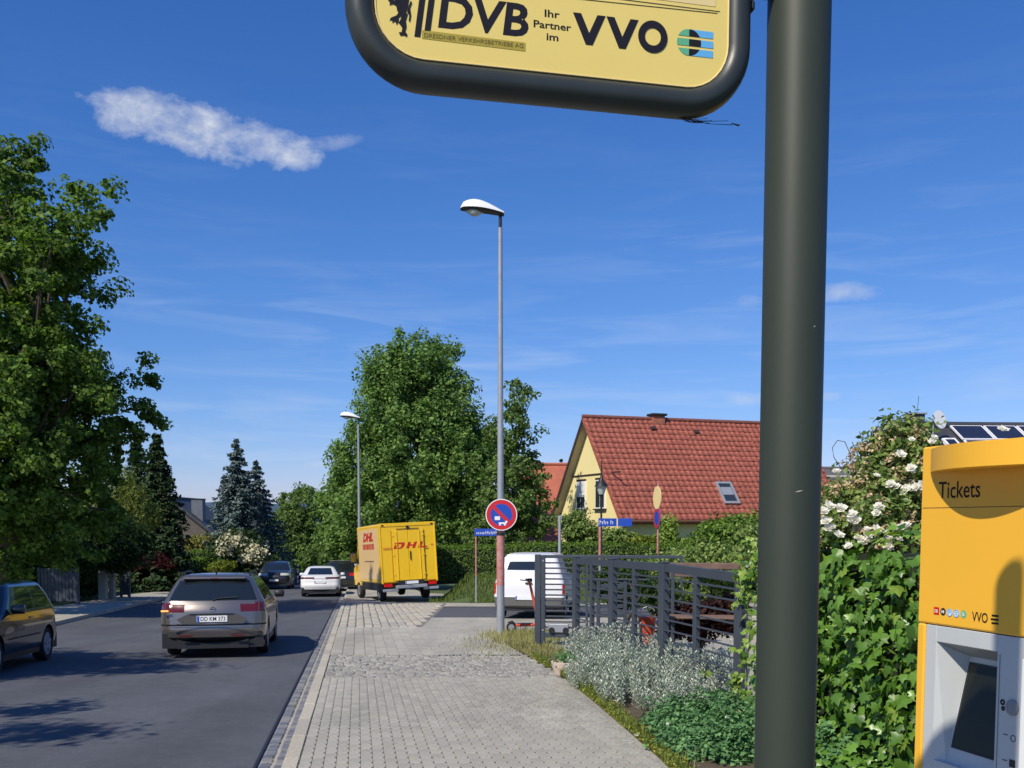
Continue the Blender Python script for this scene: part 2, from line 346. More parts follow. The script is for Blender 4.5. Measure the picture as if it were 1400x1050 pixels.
L_straw = leafm('straw', (.36, .32, .14), (.27, .29, .09), .3, .3)
L_grass = leafm('grass_blade', (.10, .16, .03), (.16, .20, .05), .3, .35)
M_stone = mat('grey_post', (.42, .40, .36), .9, nscale=4, namt=.15, bump=.3, bscale=40)
M_mast = mat('mast_olive', (.036, .045, .032), .52, spec=.35, nscale=1.6, namt=.10)
M_rub = mat('sign_frame', (.030, .036, .034), .40, nscale=9, namt=.15)
M_syel = mat('sign_yellow', (.86, .67, .19), .45, nscale=1.2, namt=.04)
M_scream = mat('sign_cream', (.84, .66, .30), .45)
M_black = mat('black_print', (.012, .012, .015), .7, spec=.25)
M_ink = mat('ink_print', (.014, .014, .024), .75, spec=.2)
M_olive = mat('olive_print', (.42, .33, .04), .6)
M_green = mat('logo_green', (.12, .45, .25), .5); M_blue = mat('logo_blue', (.13, .45, .80), .5)
M_tick = mat('machine_yellow', (.86, .46, .035), .42, nscale=.8, namt=.03)
M_mgrey = mat('machine_grey', (.50, .53, .53), .45, metal=.05, nscale=2, namt=.05)
M_mgrey2 = mat('machine_darkgrey', (.22, .24, .26), .45)
M_screen = mat('screen_glass', (.010, .012, .008), .12, spec=.25)
M_anth = mat('anthracite', (.050, .062, .080), .42, nscale=3, namt=.1)
M_galv = mat('galvanised', (.36, .38, .41), .45, metal=.35, nscale=4, namt=.1)
M_lwhite = mat('lamp_white', (.78, .80, .78), .35)
M_lglass = mat('lamp_glass', (.45, .50, .46), .15)
M_dark = mat('dark_plastic', (.015, .016, .018), .5)
M_rubber = mat('tyre_rubber', (.018, .018, .02), .8)
M_red = mat('sign_red', (.55, .02, .03), .4); M_sblue = mat('sign_blue', (.015, .07, .42), .4); M_white = mat('white_print', (.78, .78, .76), .5)
M_sred = mat('post_red', (.42, .10, .09), .6, nscale=9, namt=.3, col2=(.50, .30, .27))
M_scoot = mat('scooter_red', (.62, .09, .04), .4)
M_glass = mat('car_glass', (.012, .017, .020), .04, spec=.7, coat=.3)
M_hglass = mat('house_glass', (.03, .04, .05), .05, spec=.8)
M_chrome = mat('chrome', (.75, .75, .75), .15, metal=1)
M_tail = mat('tail_red', (.60, .010, .008), .3, spec=.3); M_taildk = mat('tail_dark', (.10, .008, .01), .12, coat=.6)
M_amber = mat('blinker', (.8, .25, .03), .3, emit=(1, .45, .12, 1.2))
M_plate = mat('plate_white', (.74, .75, .76), .4); M_eu = mat('plate_blue', (.02, .07, .45), .4)
M_dhl = mat('van_yellow', (.86, .53, .008), .35, nscale=1.4, namt=.04, coat=.2)
M_dhl2 = mat('van_panel', (.80, .56, .26), .35, nscale=1, namt=.04)
M_dred = mat('van_red', (.55, .02, .01), .4)
M_wall = mat('render_yellow', (.86, .74, .36), .85, nscale=.7, namt=.04)
M_tile = mat('roof_tile', (.345, .098, .062), .7, nscale=1.3, namt=.12, fleck=9)
M_tile2 = mat('roof_tile_orange', (.40, .115, .065), .7, nscale=1.2, namt=.2)
M_dtile = mat('dark_tile', (.045, .048, .058), .6, nscale=2, namt=.2)
M_wood = mat('brown_wood', (.16, .10, .075), .7, nscale=8, namt=.25)
M_fascia = mat('fascia', (.46, .40, .30), .7); M_brownd = mat('dark_brown', (.05, .03, .025), .6)
M_wwhite = mat('window_white', (.80, .80, .80), .45)
M_hwall = mat('pale_wall', (.55, .52, .46), .85, nscale=1, namt=.06)
M_solar = mat('solar_cell', (.02, .025, .045), .12, spec=.7)
M_zinc = mat('zinc', (.45, .47, .48), .45, metal=.5)

# ---------------------------------------------------------------- ground, road and pavements
def bank(x, y):
    a = min(1, max(0, (y-37.2)/2.4)); a = a*a*(3-2*a)
    b = min(1, max(0, (x+2.9)/1.2)); b = b*b*(3-2*b)
    c = min(1, max(0, (x-1.5)/2)) ; d = 0
    return a*b*0.95
def base(y):
    if y < 100: return -.04*y
    if y < 400: return -4-(.04*(y-100)-.04*(y-100)**2/600)
    return -10
def gz(x, y): return base(y)+bank(x, y)
def kR(y): return -.63-.156*y
def interp(x, xs, ys): return float(np.interp(x, xs, ys))
def kL(y): return interp(y, [-20, 26, 45, 58, 70, 110, 160], [-1.1, -12.1, -15.6, -16.3, -16.9, -22, -30])
def edgeR(y): return interp(y, [-10, 4, 8, 11, 14, 19, 22], [1.3, 1.35, 1.2, .95, .67, -.1, -.35])
def strip(name, ys, xl, xr, zo, m, kind='structure', nx=1, zf=None):
    rows = []
    for y in ys:
        a, b = xl(y), xr(y); rows.append([(a+(b-a)*i/nx, y, (zf or (lambda x, y: base(y)))(a+(b-a)*i/nx, y)+zo) for i in range(nx+1)])
    o = MB().grid(rows).build(name, m, None, 30); return tag(o, kind=kind)
fr = lambda a, b, s: [a+(b-a)*i/max(1, int(round((b-a)/s))) for i in range(int(round((b-a)/s))+1)]

ys = fr(-80, 40, 4)+fr(44, 140, 8)+fr(150, 500, 25)+fr(560, 2600, 120)
rows = []
for y in ys:
    W = 60+max(y, 0)*1.6; rows.append([(-W+2*W*i/40, y, base(y)-.2) for i in range(41)])
tag(MB().grid(rows).build('ground', M_valley, None, 30), kind='structure')
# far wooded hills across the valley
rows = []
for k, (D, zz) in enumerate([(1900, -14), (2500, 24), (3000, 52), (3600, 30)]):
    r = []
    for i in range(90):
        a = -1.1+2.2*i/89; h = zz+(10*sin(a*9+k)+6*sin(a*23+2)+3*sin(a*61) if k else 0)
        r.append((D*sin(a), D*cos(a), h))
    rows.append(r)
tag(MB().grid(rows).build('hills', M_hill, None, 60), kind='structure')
# lawns to both sides
tag_l = strip('lawn', fr(-30, 36, 3)+fr(36.5, 41, .4)+fr(42, 120, 6), lambda y: (edgeR(y) if y < 20 else (5 if y < 36 else kR(y)+.2)), lambda y: 70, -.03, M_lawn, nx=60, zf=gz)
strip('garden_ground', fr(-30, 140, 5), lambda y: -80-y*.3, lambda y: kL(y)-2.3, -.03, M_lawn, nx=3)
strip('planting_bed', fr(5, 18.4, .6), lambda y: edgeR(y)+.03, lambda y: max(edgeR(y)+.4, .49+.209*(18.9-y)+.15), .0, M_soil)
strip('front_yard', fr(5, 21.5, .8), lambda y: max(edgeR(y)+.42, .49+.209*(18.9-y)+.16), lambda y: 9, .004, M_conc)
def lane_wear(m):
    nt = m.node_tree; N = nt.nodes; L = nt.links; b = N['Principled BSDF']; src = b.inputs['Base Color'].links[0].from_socket
    tc = N.new('ShaderNodeTexCoord')
    for sc, loc, lo_, hi_, amt in (((1.3, .10, 1), 0, .35, .7, .16), ((.5, .35, 1), 7, .45, .62, .10), ((30, 30, 1), 3, .62, .72, .22), ((9, 9, 1), 5, .40, .62, .08)):
        mp = N.new('ShaderNodeMapping'); mp.inputs['Scale'].default_value = sc; mp.inputs['Rotation'].default_value = (0, 0, -.155); mp.inputs['Location'].default_value = (loc, 0, 0); n = N.new('ShaderNodeTexNoise'); n.inputs['Scale'].default_value = 1; n.inputs['Detail'].default_value = 5
        r = N.new('ShaderNodeMapRange'); r.inputs[1].default_value = lo_; r.inputs[2].default_value = hi_; r.inputs[3].default_value = 1-amt*.5; r.inputs[4].default_value = 1+amt; h = N.new('ShaderNodeHueSaturation')
        L.new(tc.outputs['Object'], mp.inputs[0]); L.new(mp.outputs[0], n.inputs[0]); L.new(n.outputs[0], r.inputs[0]); L.new(src, h.inputs['Color']); L.new(r.outputs[0], h.inputs['Value']); src = h.outputs[0]
    L.new(src, b.inputs['Base Color'])
lane_wear(M_asphalt); lane_wear(M_conc)
for m_ in M_paver: lane_wear(m_)
road = strip('road', fr(-30, 160, 2), kL, lambda y: kR(y)-.25, -.10, M_asphalt, nx=2)
strip('tar_seam', fr(-30, 160, 2), lambda y: kR(y)-.275, lambda y: kR(y)-.248, -.096, mat('tar', (.02, .02, .022), .6))
strip('gutter', fr(-30, 160, 2), lambda y: kR(y)-.25, lambda y: kR(y), -.112, M_mortar)
pav = strip('pavement', fr(-8, 24, .5), lambda y: kR(y)+.13, edgeR, -.016, M_joint)
strip('pavement_far', fr(37, 160, 3), lambda y: kR(y)+.13, lambda y: kR(y)+(3.8 if y > 48 else 6.2), -.004, M_conc, nx=2)
strip('pavement_crossing', fr(17.0, 24.0, .5), lambda y: kR(y)+.13, lambda y: (edgeR(y) if y < 19.8 else 12), .0, M_conc, nx=6)
strip('driveway', fr(24.0, 37, .5), lambda y: kR(y)+.13, lambda y: -2.2-.02*(y-24), -.02, M_joint)
strip('side_pavement', fr(24.0, 28.0, .5), lambda y: -2.2-.02*(y-24), lambda y: 40, .0, M_conc, nx=4)
strip('side_street', fr(28.0, 34.6, .6), lambda y: -2.2-.02*(y-24), lambda y: 40, -.02, M_asphalt2, nx=4)
strip('side_pavement_far', fr(34.6, 37.4, .4), lambda y: -2.2-.02*(y-24), lambda y: 40, .0, M_conc, nx=4)
pavL = strip('pavement_left', fr(-30, 160, 2), lambda y: kL(y)-2.4, lambda y: kL(y)-.13, .0, M_conc)

# pieces: octagonal little stones with chamfered edges
def stone_mesh(name, m, cham=.16, bev=.10, h=.06, jit=0.0, dome=0):
    mb = MB(); b = cham
    def ring(k, z):
        pts = [(-.5+b, -.5), (.5-b, -.5), (.5, -.5+b), (.5, .5-b), (.5-b, .5), (-.5+b, .5), (-.5, .5-b), (-.5, -.5+b)]
        return [(x*(1-k)+random.uniform(-jit, jit), y*(1-k)+random.uniform(-jit, jit), z) for x, y in pts]
    r0 = ring(0, -h); r1 = ring(0, -.003 if not dome else -dome); r2 = ring(bev, 0)
    vs = r0+r1+r2; fs = [tuple(range(16, 24))]
    for k in (0, 8):
        for i in range(8): fs.append((k+i, k+(i+1) % 8, k+8+(i+1) % 8, k+8+i))
    mb.add(vs, fs); return mb.mesh(name, m)
def stones(name, items, meshes, parent, limit=300, surf=base, stuffname=None):
    # items: (x, y, w, l, rot, z); the nearest ones are parts, the others one joined mesh per material
    items = sorted(items, key=lambda t: (t[1] < 7.4, t[0]**2+t[1]**2)); n = 0; rest = {}
    for it in items:
        x, y, w, l, r, dz = it; me = random.choice(meshes)
        if n < limit:
            o = link(name, me, parent); o.location = (x, y, surf(y)+dz); o.rotation_euler = (-.04, random.uniform(-.006, .006), r); o.scale = (w, l, 1); n += 1
        else:
            rest.setdefault(me.name, (me, []))[1].append(it)
    for key, (me, its) in rest.items():
        V0 = np.array([v.co for v in me.vertices]); nv = len(V0); Vs = []; q = []; t = []
        mb = MB(); F0 = [tuple(p.vertices) for p in me.polygons]
        for (x, y, w, l, r, dz) in its:
            V = V0*np.array([w, l, 1]); c, s = cos(r), sin(r); xx = V[:, 0]*c-V[:, 1]*s; yy = V[:, 0]*s+V[:, 1]*c
            o = len(mb.v); zz = V[:, 2]+surf(y)+dz+yy*(-.04)
            mb.v += list(zip((xx+x).tolist(), (yy+y).tolist(), zz.tolist())); mb.f += [tuple(i+o for i in f) for f in F0]
        o = mb.build(stuffname or (name+'_field'), me.materials[0], parent); tag(o, kind='stuff')
HD = radians(8.87)
def along(y, off): return kR(y)+off
# block pavers, laid in columns along the kerb
pm = [stone_mesh('paver', m, .17, .035) for m in M_paver]
items = []
for c in range(0, 34):
    off = .13+.055+c*.1; y = 2.2+random.uniform(-.003, .003)
    while y < 13.62:
        x = along(y, off)
        if x < edgeR(y)-.06: items.append((x, y, .0965, .1955, HD, random.uniform(-.001, .001)))
        y += .2
stones('paver', items, pm, pav)
strip('asphalt_margin', fr(2.2, 13.6, .4), lambda y: min(edgeR(y)-.24, .13+.105+3.2+kR(y)), lambda y: edgeR(y)+.05, -.004, M_conc)
# cobble band across the pavement
cm = [stone_mesh('cobble', m, .2, .16, jit=.05, dome=.018) for m in M_cob for _ in range(2)]
items = []
y = 13.76
while y < 17.0:
    off = .135
    while along(y, off) < edgeR(y)-.05:
        w = random.uniform(.10, .17); items.append((along(y, off+w/2), y+random.uniform(-.02, .02), w-.014, .115, HD+random.uniform(-.09, .09), random.uniform(-.006, .008))); off += w
    y += .13
stones('cobble', items, cm, pav)
# rough setts of the driveway in front of the yellow van
dm = [stone_mesh('sett', m, .12, .09, jit=.03, dome=.012) for m in [MATS['cobble_0'], MATS['cobble_2'], MATS['granite_0'], MATS['granite_1']]]
items = []
y = 24.2
while y < 36.9:
    c = 0
    while along(y, .13+.11+c*.215) < -2.35-.02*(y-24):
        items.append((along(y, .13+.11+c*.215)+random.uniform(-.008, .008), y+random.uniform(-.03, .03), .185, .33, HD+random.uniform(-.04, .04), random.uniform(-.008, .008))); c += 1
    y += .36
drv = bpy.data.objects['driveway']
stones('sett', items, dm, drv, limit=0)
items = []
y = 17.1
while y < 23.9:
    c = 0
    while c < 9: items.append((along(y, .13+.11+c*.2), y, .19, .29, HD, .012+random.uniform(-.001, .001))); c += 1
    y += .3
stones('slab', items, [stone_mesh('slab', m, .03, .03) for m in M_paver], bpy.data.objects['pavement_crossing'], limit=0)
# gutter setts
gm = [stone_mesh('gutter_sett', m, .1, .12, jit=.03, dome=.012) for m in M_slate]
items = []
for c in (0, 1):
    y = 2.5
    while y < 46:
        l = random.uniform(.13, .19); items.append((kR(y)-.19+c*.125+(0 if c else -.005), y+l/2, .098, l-.014, HD+random.uniform(-.05, .05), -.100+random.uniform(-.006, .004))); y += l
stones('gutter_sett', items, gm, bpy.data.objects['gutter'])
# kerbstones
kerb = tag(MB().grid([[(kR(y)+.02, y, base(y)-.13), (kR(y)+.11, y, base(y)-.13)] for y in fr(-20, 150, 5)]).build('kerb', M_granite[0]), kind='structure')
km = [MB().bbox(-.065, .065, -.5, .5, -.2, 0, .014).mesh('kerbstone', m) for m in M_granite]
y = -6
while y < 92:
    l = random.uniform(.9, 1.1) if y < 50 else 2.0; o = link('kerbstone', random.choice(km), kerb); o.location = (kR(y+l/2)+.065, y+l/2, base(y+l/2)+.004+random.uniform(-.003, .003)); o.rotation_euler = (-.04, 0, HD+random.uniform(-.006, .006)); o.scale = (1, (l-.012)/.988, 1); y += l
kerbL = tag(MB().grid([[(kL(y)-.11, y, base(y)-.15), (kL(y)-.02, y, base(y)-.15)] for y in fr(-20, 150, 5)]).build('kerb_left', M_granite[0]), kind='structure')
y = -6
while y < 92:
    l = 1.0 if y < 50 else 2.0; ym = y+l/2; a = atan2(kL(ym+.5)-kL(ym-.5), 1.0)
    o = link('kerbstone', random.choice(km), kerbL); o.location = (kL(ym)-.065, ym, base(ym)+.004); o.rotation_euler = (-.04, 0, -a); o.scale = (1, (l-.012)*1.02, 1); y += l

# ---------------------------------------------------------------- bus stop mast with its sign (near, right)
def rrect(x0, x1, z0, z1, r, n=8):
    out = []
    for cx, cz, a0 in ((x1-r, z0+r, -pi/2), (x1-r, z1-r, 0), (x0+r, z1-r, pi/2), (x0+r, z0+r, pi)):
        for i in range(n+1): a = a0+pi/2*i/n; out.append((cx+r*cos(a), cz+r*sin(a)))
    return out
def closed_tube(mb, pts, r, n=12, ry=None):                  # tube along a closed outline in the xz plane
    N_ = len(pts); vs = []; fs = []; ry = ry or r
    for i in range(N_):
        a = Vector((pts[i-1][0], 0, pts[i-1][1])); b = Vector((pts[(i+1) % N_][0], 0, pts[(i+1) % N_][1])); t = (b-a).normalized(); s = Vector((t.z, 0, -t.x)); p = Vector((pts[i][0], 0, pts[i][1]))
        for k in range(n): an = 2*pi*k/n; vs.append(tuple(p+s*cos(an)*r+Vector((0, 1, 0))*sin(an)*ry))
    for i in range(N_):
        j = (i+1) % N_
        for k in range(n): fs.append((i*n+k, i*n+(k+1) % n, j*n+(k+1) % n, j*n+k))
    mb.add(vs, fs); return mb
ms = thing('bus_stop_sign', 'dark olive round bus stop mast carrying a framed yellow sign with DVB and VVO lettering', 'bus stop sign', (.437, 1.6, base(1.6)), atan2(.225, .974))
G0 = -base(1.6)+EYE                                           # eye level above the mast's foot
mb = MB(); mb.lathe([(.0485, -.05), (.0485, G0+1.735), (.0455, G0+1.752), (.035, G0+1.765), (.016, G0+1.77)], 48, Matrix.Translation((.012, 0, 0))); mb.build('mast', M_mast, ms, 40)
for (a_w, zw, lw, ww, tl) in ((-1.78, .045, .014, .0022, .2), (-1.35, .30, .005, .002, .4), (-1.5, -.42, .009, .0016, 1.2), (-1.65, -.75, .012, .0015, .5)):
    c_ = Vector((.012+cos(a_w)*.0488, sin(a_w)*.0488, G0+zw)); tx_ = Vector((-sin(a_w), cos(a_w), 0))*cos(tl)+Vector((0, 0, sin(tl))); ty_ = Vector((sin(a_w)*sin(tl), -cos(a_w)*sin(tl), cos(tl)))
    MB().add([c_-tx_*lw/2, c_-ty_*ww/2, c_+tx_*lw/2, c_+ty_*ww/2], [(0, 1, 2, 3)]).build('scratch', M_stone, ms)
MB().lathe([(.085, 0), (.085, .02), (.056, .03), (.056, .10)], 28).build('foot_collar', M_mast, ms, 40)
mb = closed_tube(MB(), rrect(-.6685, -.0945, G0+.6345, G0+1.62, .090, 12), .0215, 18, .024); mb.build('sign_frame', M_rub, ms, 60)
MB().prism(rrect(-.656, -.107, G0+.648, G0+1.61, .078, 8), -.0035, .0035).build('gasket', M_black, ms)
pnl = MB().prism(rrect(-.649, -.113, G0+.660, G0+1.602, .068, 8), -.014, .014).build('sign_panel', M_syel, ms, 30)
closed_tube(MB(), rrect(-.6485, -.1135, G0+.6605, G0+1.6015, .0675, 8), .0012, 6, .0015).build('panel_edge', M_scream, pnl).location = (0, -.0138, 0)
for z in (.812, 1.42): MB().bbox(-.078, -.028, -.02, .02, G0+z, G0+z+.035, .005).build('bracket', M_rub, ms, 30)
for z in (.78, 1.38): MB().bbox(-.076, -.068, -.012, .012, G0+z, G0+z+.016, .003).build('bolt', M_rub, ms, 30)
yf = -.0142; pnl.location.z = -.006
def onsign(name, mb, m): return mb.build(name, m, pnl)
def sheet(poly, y, d=.0004, mb=None):
    mb = mb or MB(); mb.prism(poly, y-d, y); return mb
g = G0
sheet([(-.354, g+.7685), (-.132, g+.7725), (-.132, g+.7732), (-.354, g+.7692)], yf, mb=(m2 := MB())); sheet([(-.60, g+.7755), (-.128, g+.7755), (-.128, g+.7762), (-.60, g+.7762)], yf, mb=m2); onsign('rule', m2, M_black)
onsign('timetable_field', sheet([(-.58, g+.782), (-.135, g+.782), (-.135, g+1.05), (-.58, g+1.05)], -.0141), M_scream)
onsign('lettering', text_mb('DVB', -.560, g+.7055, .133, .047, yf, .028, .12), M_ink)
onsign('lettering', text_mb('Ihr', -.403, g+.7380, .023, .0105, yf, .02), M_black)
onsign('lettering', text_mb('Partner', -.4195, g+.7215, .057, .0105, yf, .02), M_black)
onsign('lettering', text_mb('im', -.4, g+.7055, .018, .010, yf, .02), M_black)
# V, V, O drawn as geometric letters
vv = MB()
def vee(mb, x, z, w, h, t, y): sheet([(x, z+h), (x+t, z+h), (x+w/2, z+t*1.35), (x+w-t, z+h), (x+w, z+h), (x+w/2+t*.42, z), (x+w/2-t*.42, z)], y, mb=mb)
vee(vv, -.360, g+.7055, .050, .0435, .0125, yf); vee(vv, -.3085, g+.7055, .050, .0435, .0125, yf)
def ringm(mb, cx, cz, ro, ri, y, n=32, d=.0008, sx=1):
    o = len(mb.v)
    for k in range(n):
        a = 2*pi*k/n
        mb.v += [(cx+ro*cos(a)*sx, y-d, cz+ro*sin(a)), (cx+ri*cos(a)*sx, y-d, cz+ri*sin(a)), (cx+ro*cos(a)*sx, y, cz+ro*sin(a)), (cx+ri*cos(a)*sx, y, cz+ri*sin(a))]
    for k in range(n):
        a = o+k*4; b = o+((k+1) % n)*4; mb.f += [(a, a+1, b+1, b), (a, b, b+2, a+2), (a+1, a+3, b+3, b+1)]
    return mb
ringm(vv, -.2355, g+.7275, .0232, .0128, yf); onsign('lettering', vv, M_ink)
onsign('name_strip', sheet([(-.583, g+.6885), (-.432, g+.6865), (-.432, g+.6985), (-.583, g+.700)], -.0141), M_olive)
onsign('lettering', text_mb('DRESDNER VERKEHRSBETRIEBE AG', -.580, g+.6905, .145, .0058, yf-.0007), mat('olive_dark', (.16, .12, .02), .6))
# network emblem: three bars, a round green end, a black middle and a blue tail
lg, lb, lk = MB(), MB(), MB()
for k, (z0, z1) in enumerate([(.7345, .7445), (.7205, .7305), (.7065, .7165)]):
    cz = .7255; R_ = .0195; cx = -.1775; z0 += 0; arc = []
    for i in range(7):
        z = z0+(z1-z0)*i/6; arc.append((cx-sqrt(max(R_*R_-(z-cz)**2, 1e-6)), g+z))
    sheet([(cx, g+z1), (cx, g+z0)]+arc, yf, mb=lg)
    arc2 = [(cx+sqrt(max(R_*R_-(z0+(z1-z0)*i/6-cz)**2, 1e-6)), g+z0+(z1-z0)*i/6) for i in range(7)]
    sheet([(cx, g+z0)]+arc2+[(cx, g+z1)], yf, mb=lk)
    sheet([(x+.0002, z) for x, z in arc2[::-1]]+[(-.1385 if k != 1 else -.138, g+z0), (-.1385, g+z1)], yf, mb=lb)
onsign('emblem', lg, M_green); onsign('emblem', lk, M_black); onsign('emblem', lb, M_blue)
# city lion and the two slanted stripes
st = MB()
for x, z in ((-.594, .690), (-.5795, .6995)): sheet([(x, g+z), (x+.0085, g+z), (x+.0205, g+z+.085), (x+.012, g+z+.085)], yf, mb=st)
onsign('stripe', st, M_ink)
def blobpoly(mb, pts, y): return sheet([(-.628+p[0]*.001, g+.688+p[1]*.001) for p in pts], y, mb=mb)
li = MB()
blobpoly(li, [(10, 34), (16, 30), (22, 32), (25, 40), (27, 52), (24, 66), (14, 68), (8, 60), (12, 52), (8, 46)], yf)                      # body
blobpoly(li, [(14, 36), (9, 28), (1, 24), (-1, 20), (3, 21), (3, 17), (7, 20), (9, 15), (12, 20), (12, 25), (18, 30)], yf-.0001)          # left hind leg
blobpoly(li, [(17, 34), (15, 24), (12, 18), (17, 12), (16, 6), (12, 5), (14, 1), (20, 2), (23, 0), (24, 4), (21, 7), (23, 14), (22, 22), (25, 32)], yf-.0002)
blobpoly(li, [(12, 52), (6, 48), (1, 50), (-3, 47), (0, 45), (-1, 41), (4, 43), (8, 41), (9, 45), (14, 48)], yf-.0003)                   # paw
blobpoly(li, [(24, 34), (27, 30), (26, 22), (28, 22), (29.5, 30), (28, 40), (31, 48), (29, 50), (26, 42)], yf-.0004)                     # tail
blobpoly(li, [(10, 66), (16, 64), (24, 66), (28, 74), (24, 84), (14, 86), (8, 80), (4, 74)], yf-.0005)
onsign('lion', li, M_ink)
# a strand of old cobweb under the sign's corner
cw = MB()
for k in range(14):
    a = Vector((-.19+random.uniform(0, .02), random.uniform(-.004, .004), G0+.614)); b = a+Vector((random.uniform(.02, .085), 0, random.uniform(-.006, .004)))
    cw.tube([a, a.lerp(b, .5)+Vector((0, 0, -.003)), b], .0004, 4)
cw.tube([(-.10, 0, G0+.6135), (-.088, 0, G0+.611), (-.085, 0, G0+.6125)], [.0006, .0016, .0006], 5)
tag(cw.build('cobweb', M_dark, ms), kind='stuff')

# ---------------------------------------------------------------- ticket machine (near, right)
tm = thing('ticket_machine', 'yellow and grey ticket machine with a curved hood marked Tickets', 'ticket machine', (1.485, 3.6, base(3.4)), atan2(-.959, .284))
G1 = -base(3.4)+EYE; W_ = .80
MB().bbox(0, W_, .16, .46, 0, G1+.262, .008).build('cabinet', M_tick, tm, 30)
fb = MB(); fb.bbox(0, W_, 0, .157, G1-.372, G1+.262, .006); fb.bbox(0, .040, 0, .157, 0, G1-.375, .006); fb.bbox(W_-.040, W_, 0, .157, 0, G1-.375, .006); face = fb.build('front_casing', M_tick, tm, 30)
gp = MB(); z0, z1, x0, x1 = G1-.86, G1-.433, .098, .387
gp.bbox(.043, x0, .004, .15, .04, G1-.376, .002); gp.bbox(x0, x1, .004, .15, z1, G1-.376, .002); gp.bbox(x1, W_-.043, .004, .15, .04, G1-.376, .002); gp.bbox(x0, x1, .004, .15, .04, z0, .002)
grey = gp.build('front_panel', M_mgrey, tm, 30)
# recess: slanted left cheek, dark top, tilted screen
MB().grid([[(x0, .004, z1), (x0, .004, z0)], [(.147, .105, z1-.05), (.135, .03, z0)]]).build('recess_cheek', M_mgrey, tm)
MB().grid([[(x0, .005, z1), (x1, .005, z1)], [(.147, .105, z1-.05), (x1, .105, z1-.05)]]).build('recess_top', M_mgrey2, tm)
MB().grid([[(.147, .106, z1-.05), (x1, .106, z1-.05)], [(.135, .03, z0), (x1, .03, z0)]]).build('screen_surround', M_mgrey, tm)
scr = MB(); a = Vector((.147, .106, z1-.05)); b = Vector((.135, .03, z0)); n_ = Vector((0, -.97, .17))
def lerpS(u, v, off=.003): p = a.lerp(b, v); return (p.x+(x1-.147)*u, p.y-off, p.z)
MB().grid([[lerpS(.035, .05), lerpS(.985, .05)], [lerpS(.045, .86), lerpS(.985, .86)]]).build('screen_bezel', M_dark, tm)
MB().grid([[lerpS(.085, .075, .006), lerpS(.965, .075, .006)], [lerpS(.095, .83, .006), lerpS(.965, .83, .006)]]).build('screen', M_screen, tm)
# hood
arcp = [(.046+(W_-.092)*i/28, -.135*sin(pi*i/28)**.85) for i in range(29)]
hb = MB(); vs = [(x, y, z) for z in (G1+.170, G1+.250) for x, y in arcp]; n = 29
hb.add(vs, [tuple(range(n-1, -1, -1)), tuple(range(n, 2*n))]+[(i, i+1, n+i+1, n+i) for i in range(n-1)])
hb.build('hood', M_tick, tm, 30)
def onm(name, mb, m, par=None): return mb.build(name, m, par or face)
onm('lettering', text_mb('Tickets', .092, G1+.076, .20, .058, -.0012, .004), M_black)
onm('lettering', text_mb('& Service', .42, G1+.076, .26, .058, -.0012, .004), M_black) if False else None
MB().box(.012, W_-.012, -.0009, 0, G1+.0425, G1+.0445).build('seam', M_brownd, face)
cols = [M_tail, M_black, MATS['logo_blue'], MATS['logo_blue'], MATS['logo_green']]
for k in range(5):
    cx = .099+k*.0335; cz = G1-.323; R_ = .0135
    if k == 0: d_ = sheet([(cx-R_, cz-R_), (cx+R_, cz-R_), (cx+R_, cz+R_), (cx-R_, cz+R_)], -.0004)
    else: d_ = sheet([(cx+R_*cos(2*pi*i/20), cz+R_*sin(2*pi*i/20)) for i in range(20)], -.0004)
    onm('pictogram', d_, cols[k] if k in (0, 1, 4) else M_white)
    if k in (2, 3): onm('pictogram', ringm(MB(), cx, cz, .0135, .0105, -.0014), M_blue)
    onm('lettering', text_mb(['DB', 'M', 'F', 'S', 'S'][k], cx-.0065*(1.3 if k == 0 else 1), cz-.006, .013*(1.3 if k == 0 else 1), .012, -.0018, .02), M_white if k in (0, 1, 4) else M_blue)
onm('lettering', text_mb('VVO', .273, G1-.343, .072, .034, -.0012, .012), M_black)
b3 = MB()
for k in range(3): sheet([(.358+(.004 if k != 1 else 0), G1-.343+k*.0125), (.392, G1-.343+k*.0125), (.392, G1-.3365+k*.0125), (.358+(.004 if k != 1 else 0), G1-.3365+k*.0125)], -.0004, mb=b3)
onm('emblem', b3, M_black)
# controls on the right of the screen
cm_ = lambda nm, mb, m: mb.build(nm, m, grey)
cm_('panel_groove', MB().box(x1+.012, x1+.0145, .0022, .004, .10, G1-.44), M_mgrey2)
cm_('contactless_mark', ringm(ringm(MB(), .418, G1-.595, .010, .004, .0035), .421, G1-.615, .008, .002, .0035), M_black)
mbx = MB(); mbx.lathe([(.026, 0), (.026, .006), (.018, .008)], 28, Matrix.Translation((.462, .0035, G1-.605)) @ Matrix.Rotation(pi/2, 4, 'X')); cm_('coin_dial', mbx, M_mgrey2)
cm_('pictogram', ringm(MB(), .468, G1-.705, .011, .009, .0035), M_black)
cm_('card_slot', sheet([(.455, G1-.80), (.480, G1-.80), (.480, G1-.775), (.455, G1-.775)], .0035), M_dark)
for z in (.70, .785): cm_('lettering', sheet([(.425, G1-z), (.445, G1-z), (.445, G1-z+.003), (.425, G1-z+.003)], .0035), M_dark)
MB().bbox(.50, .73, -.006, .003, G1-.93, G1-.44, .004).build('payment_panel', MATS['lamp_white'], grey, 30)
for z in (.80, .84): sheet([(.515, G1-z), (.521, G1-z), (.521, G1-z+.006), (.515, G1-z+.006)], -.0065).build('button', M_dark, grey)
MB().bbox(.16, .64, .002, .02, .30, .52, .006).build('ticket_tray', M_mgrey2, tm, 30)

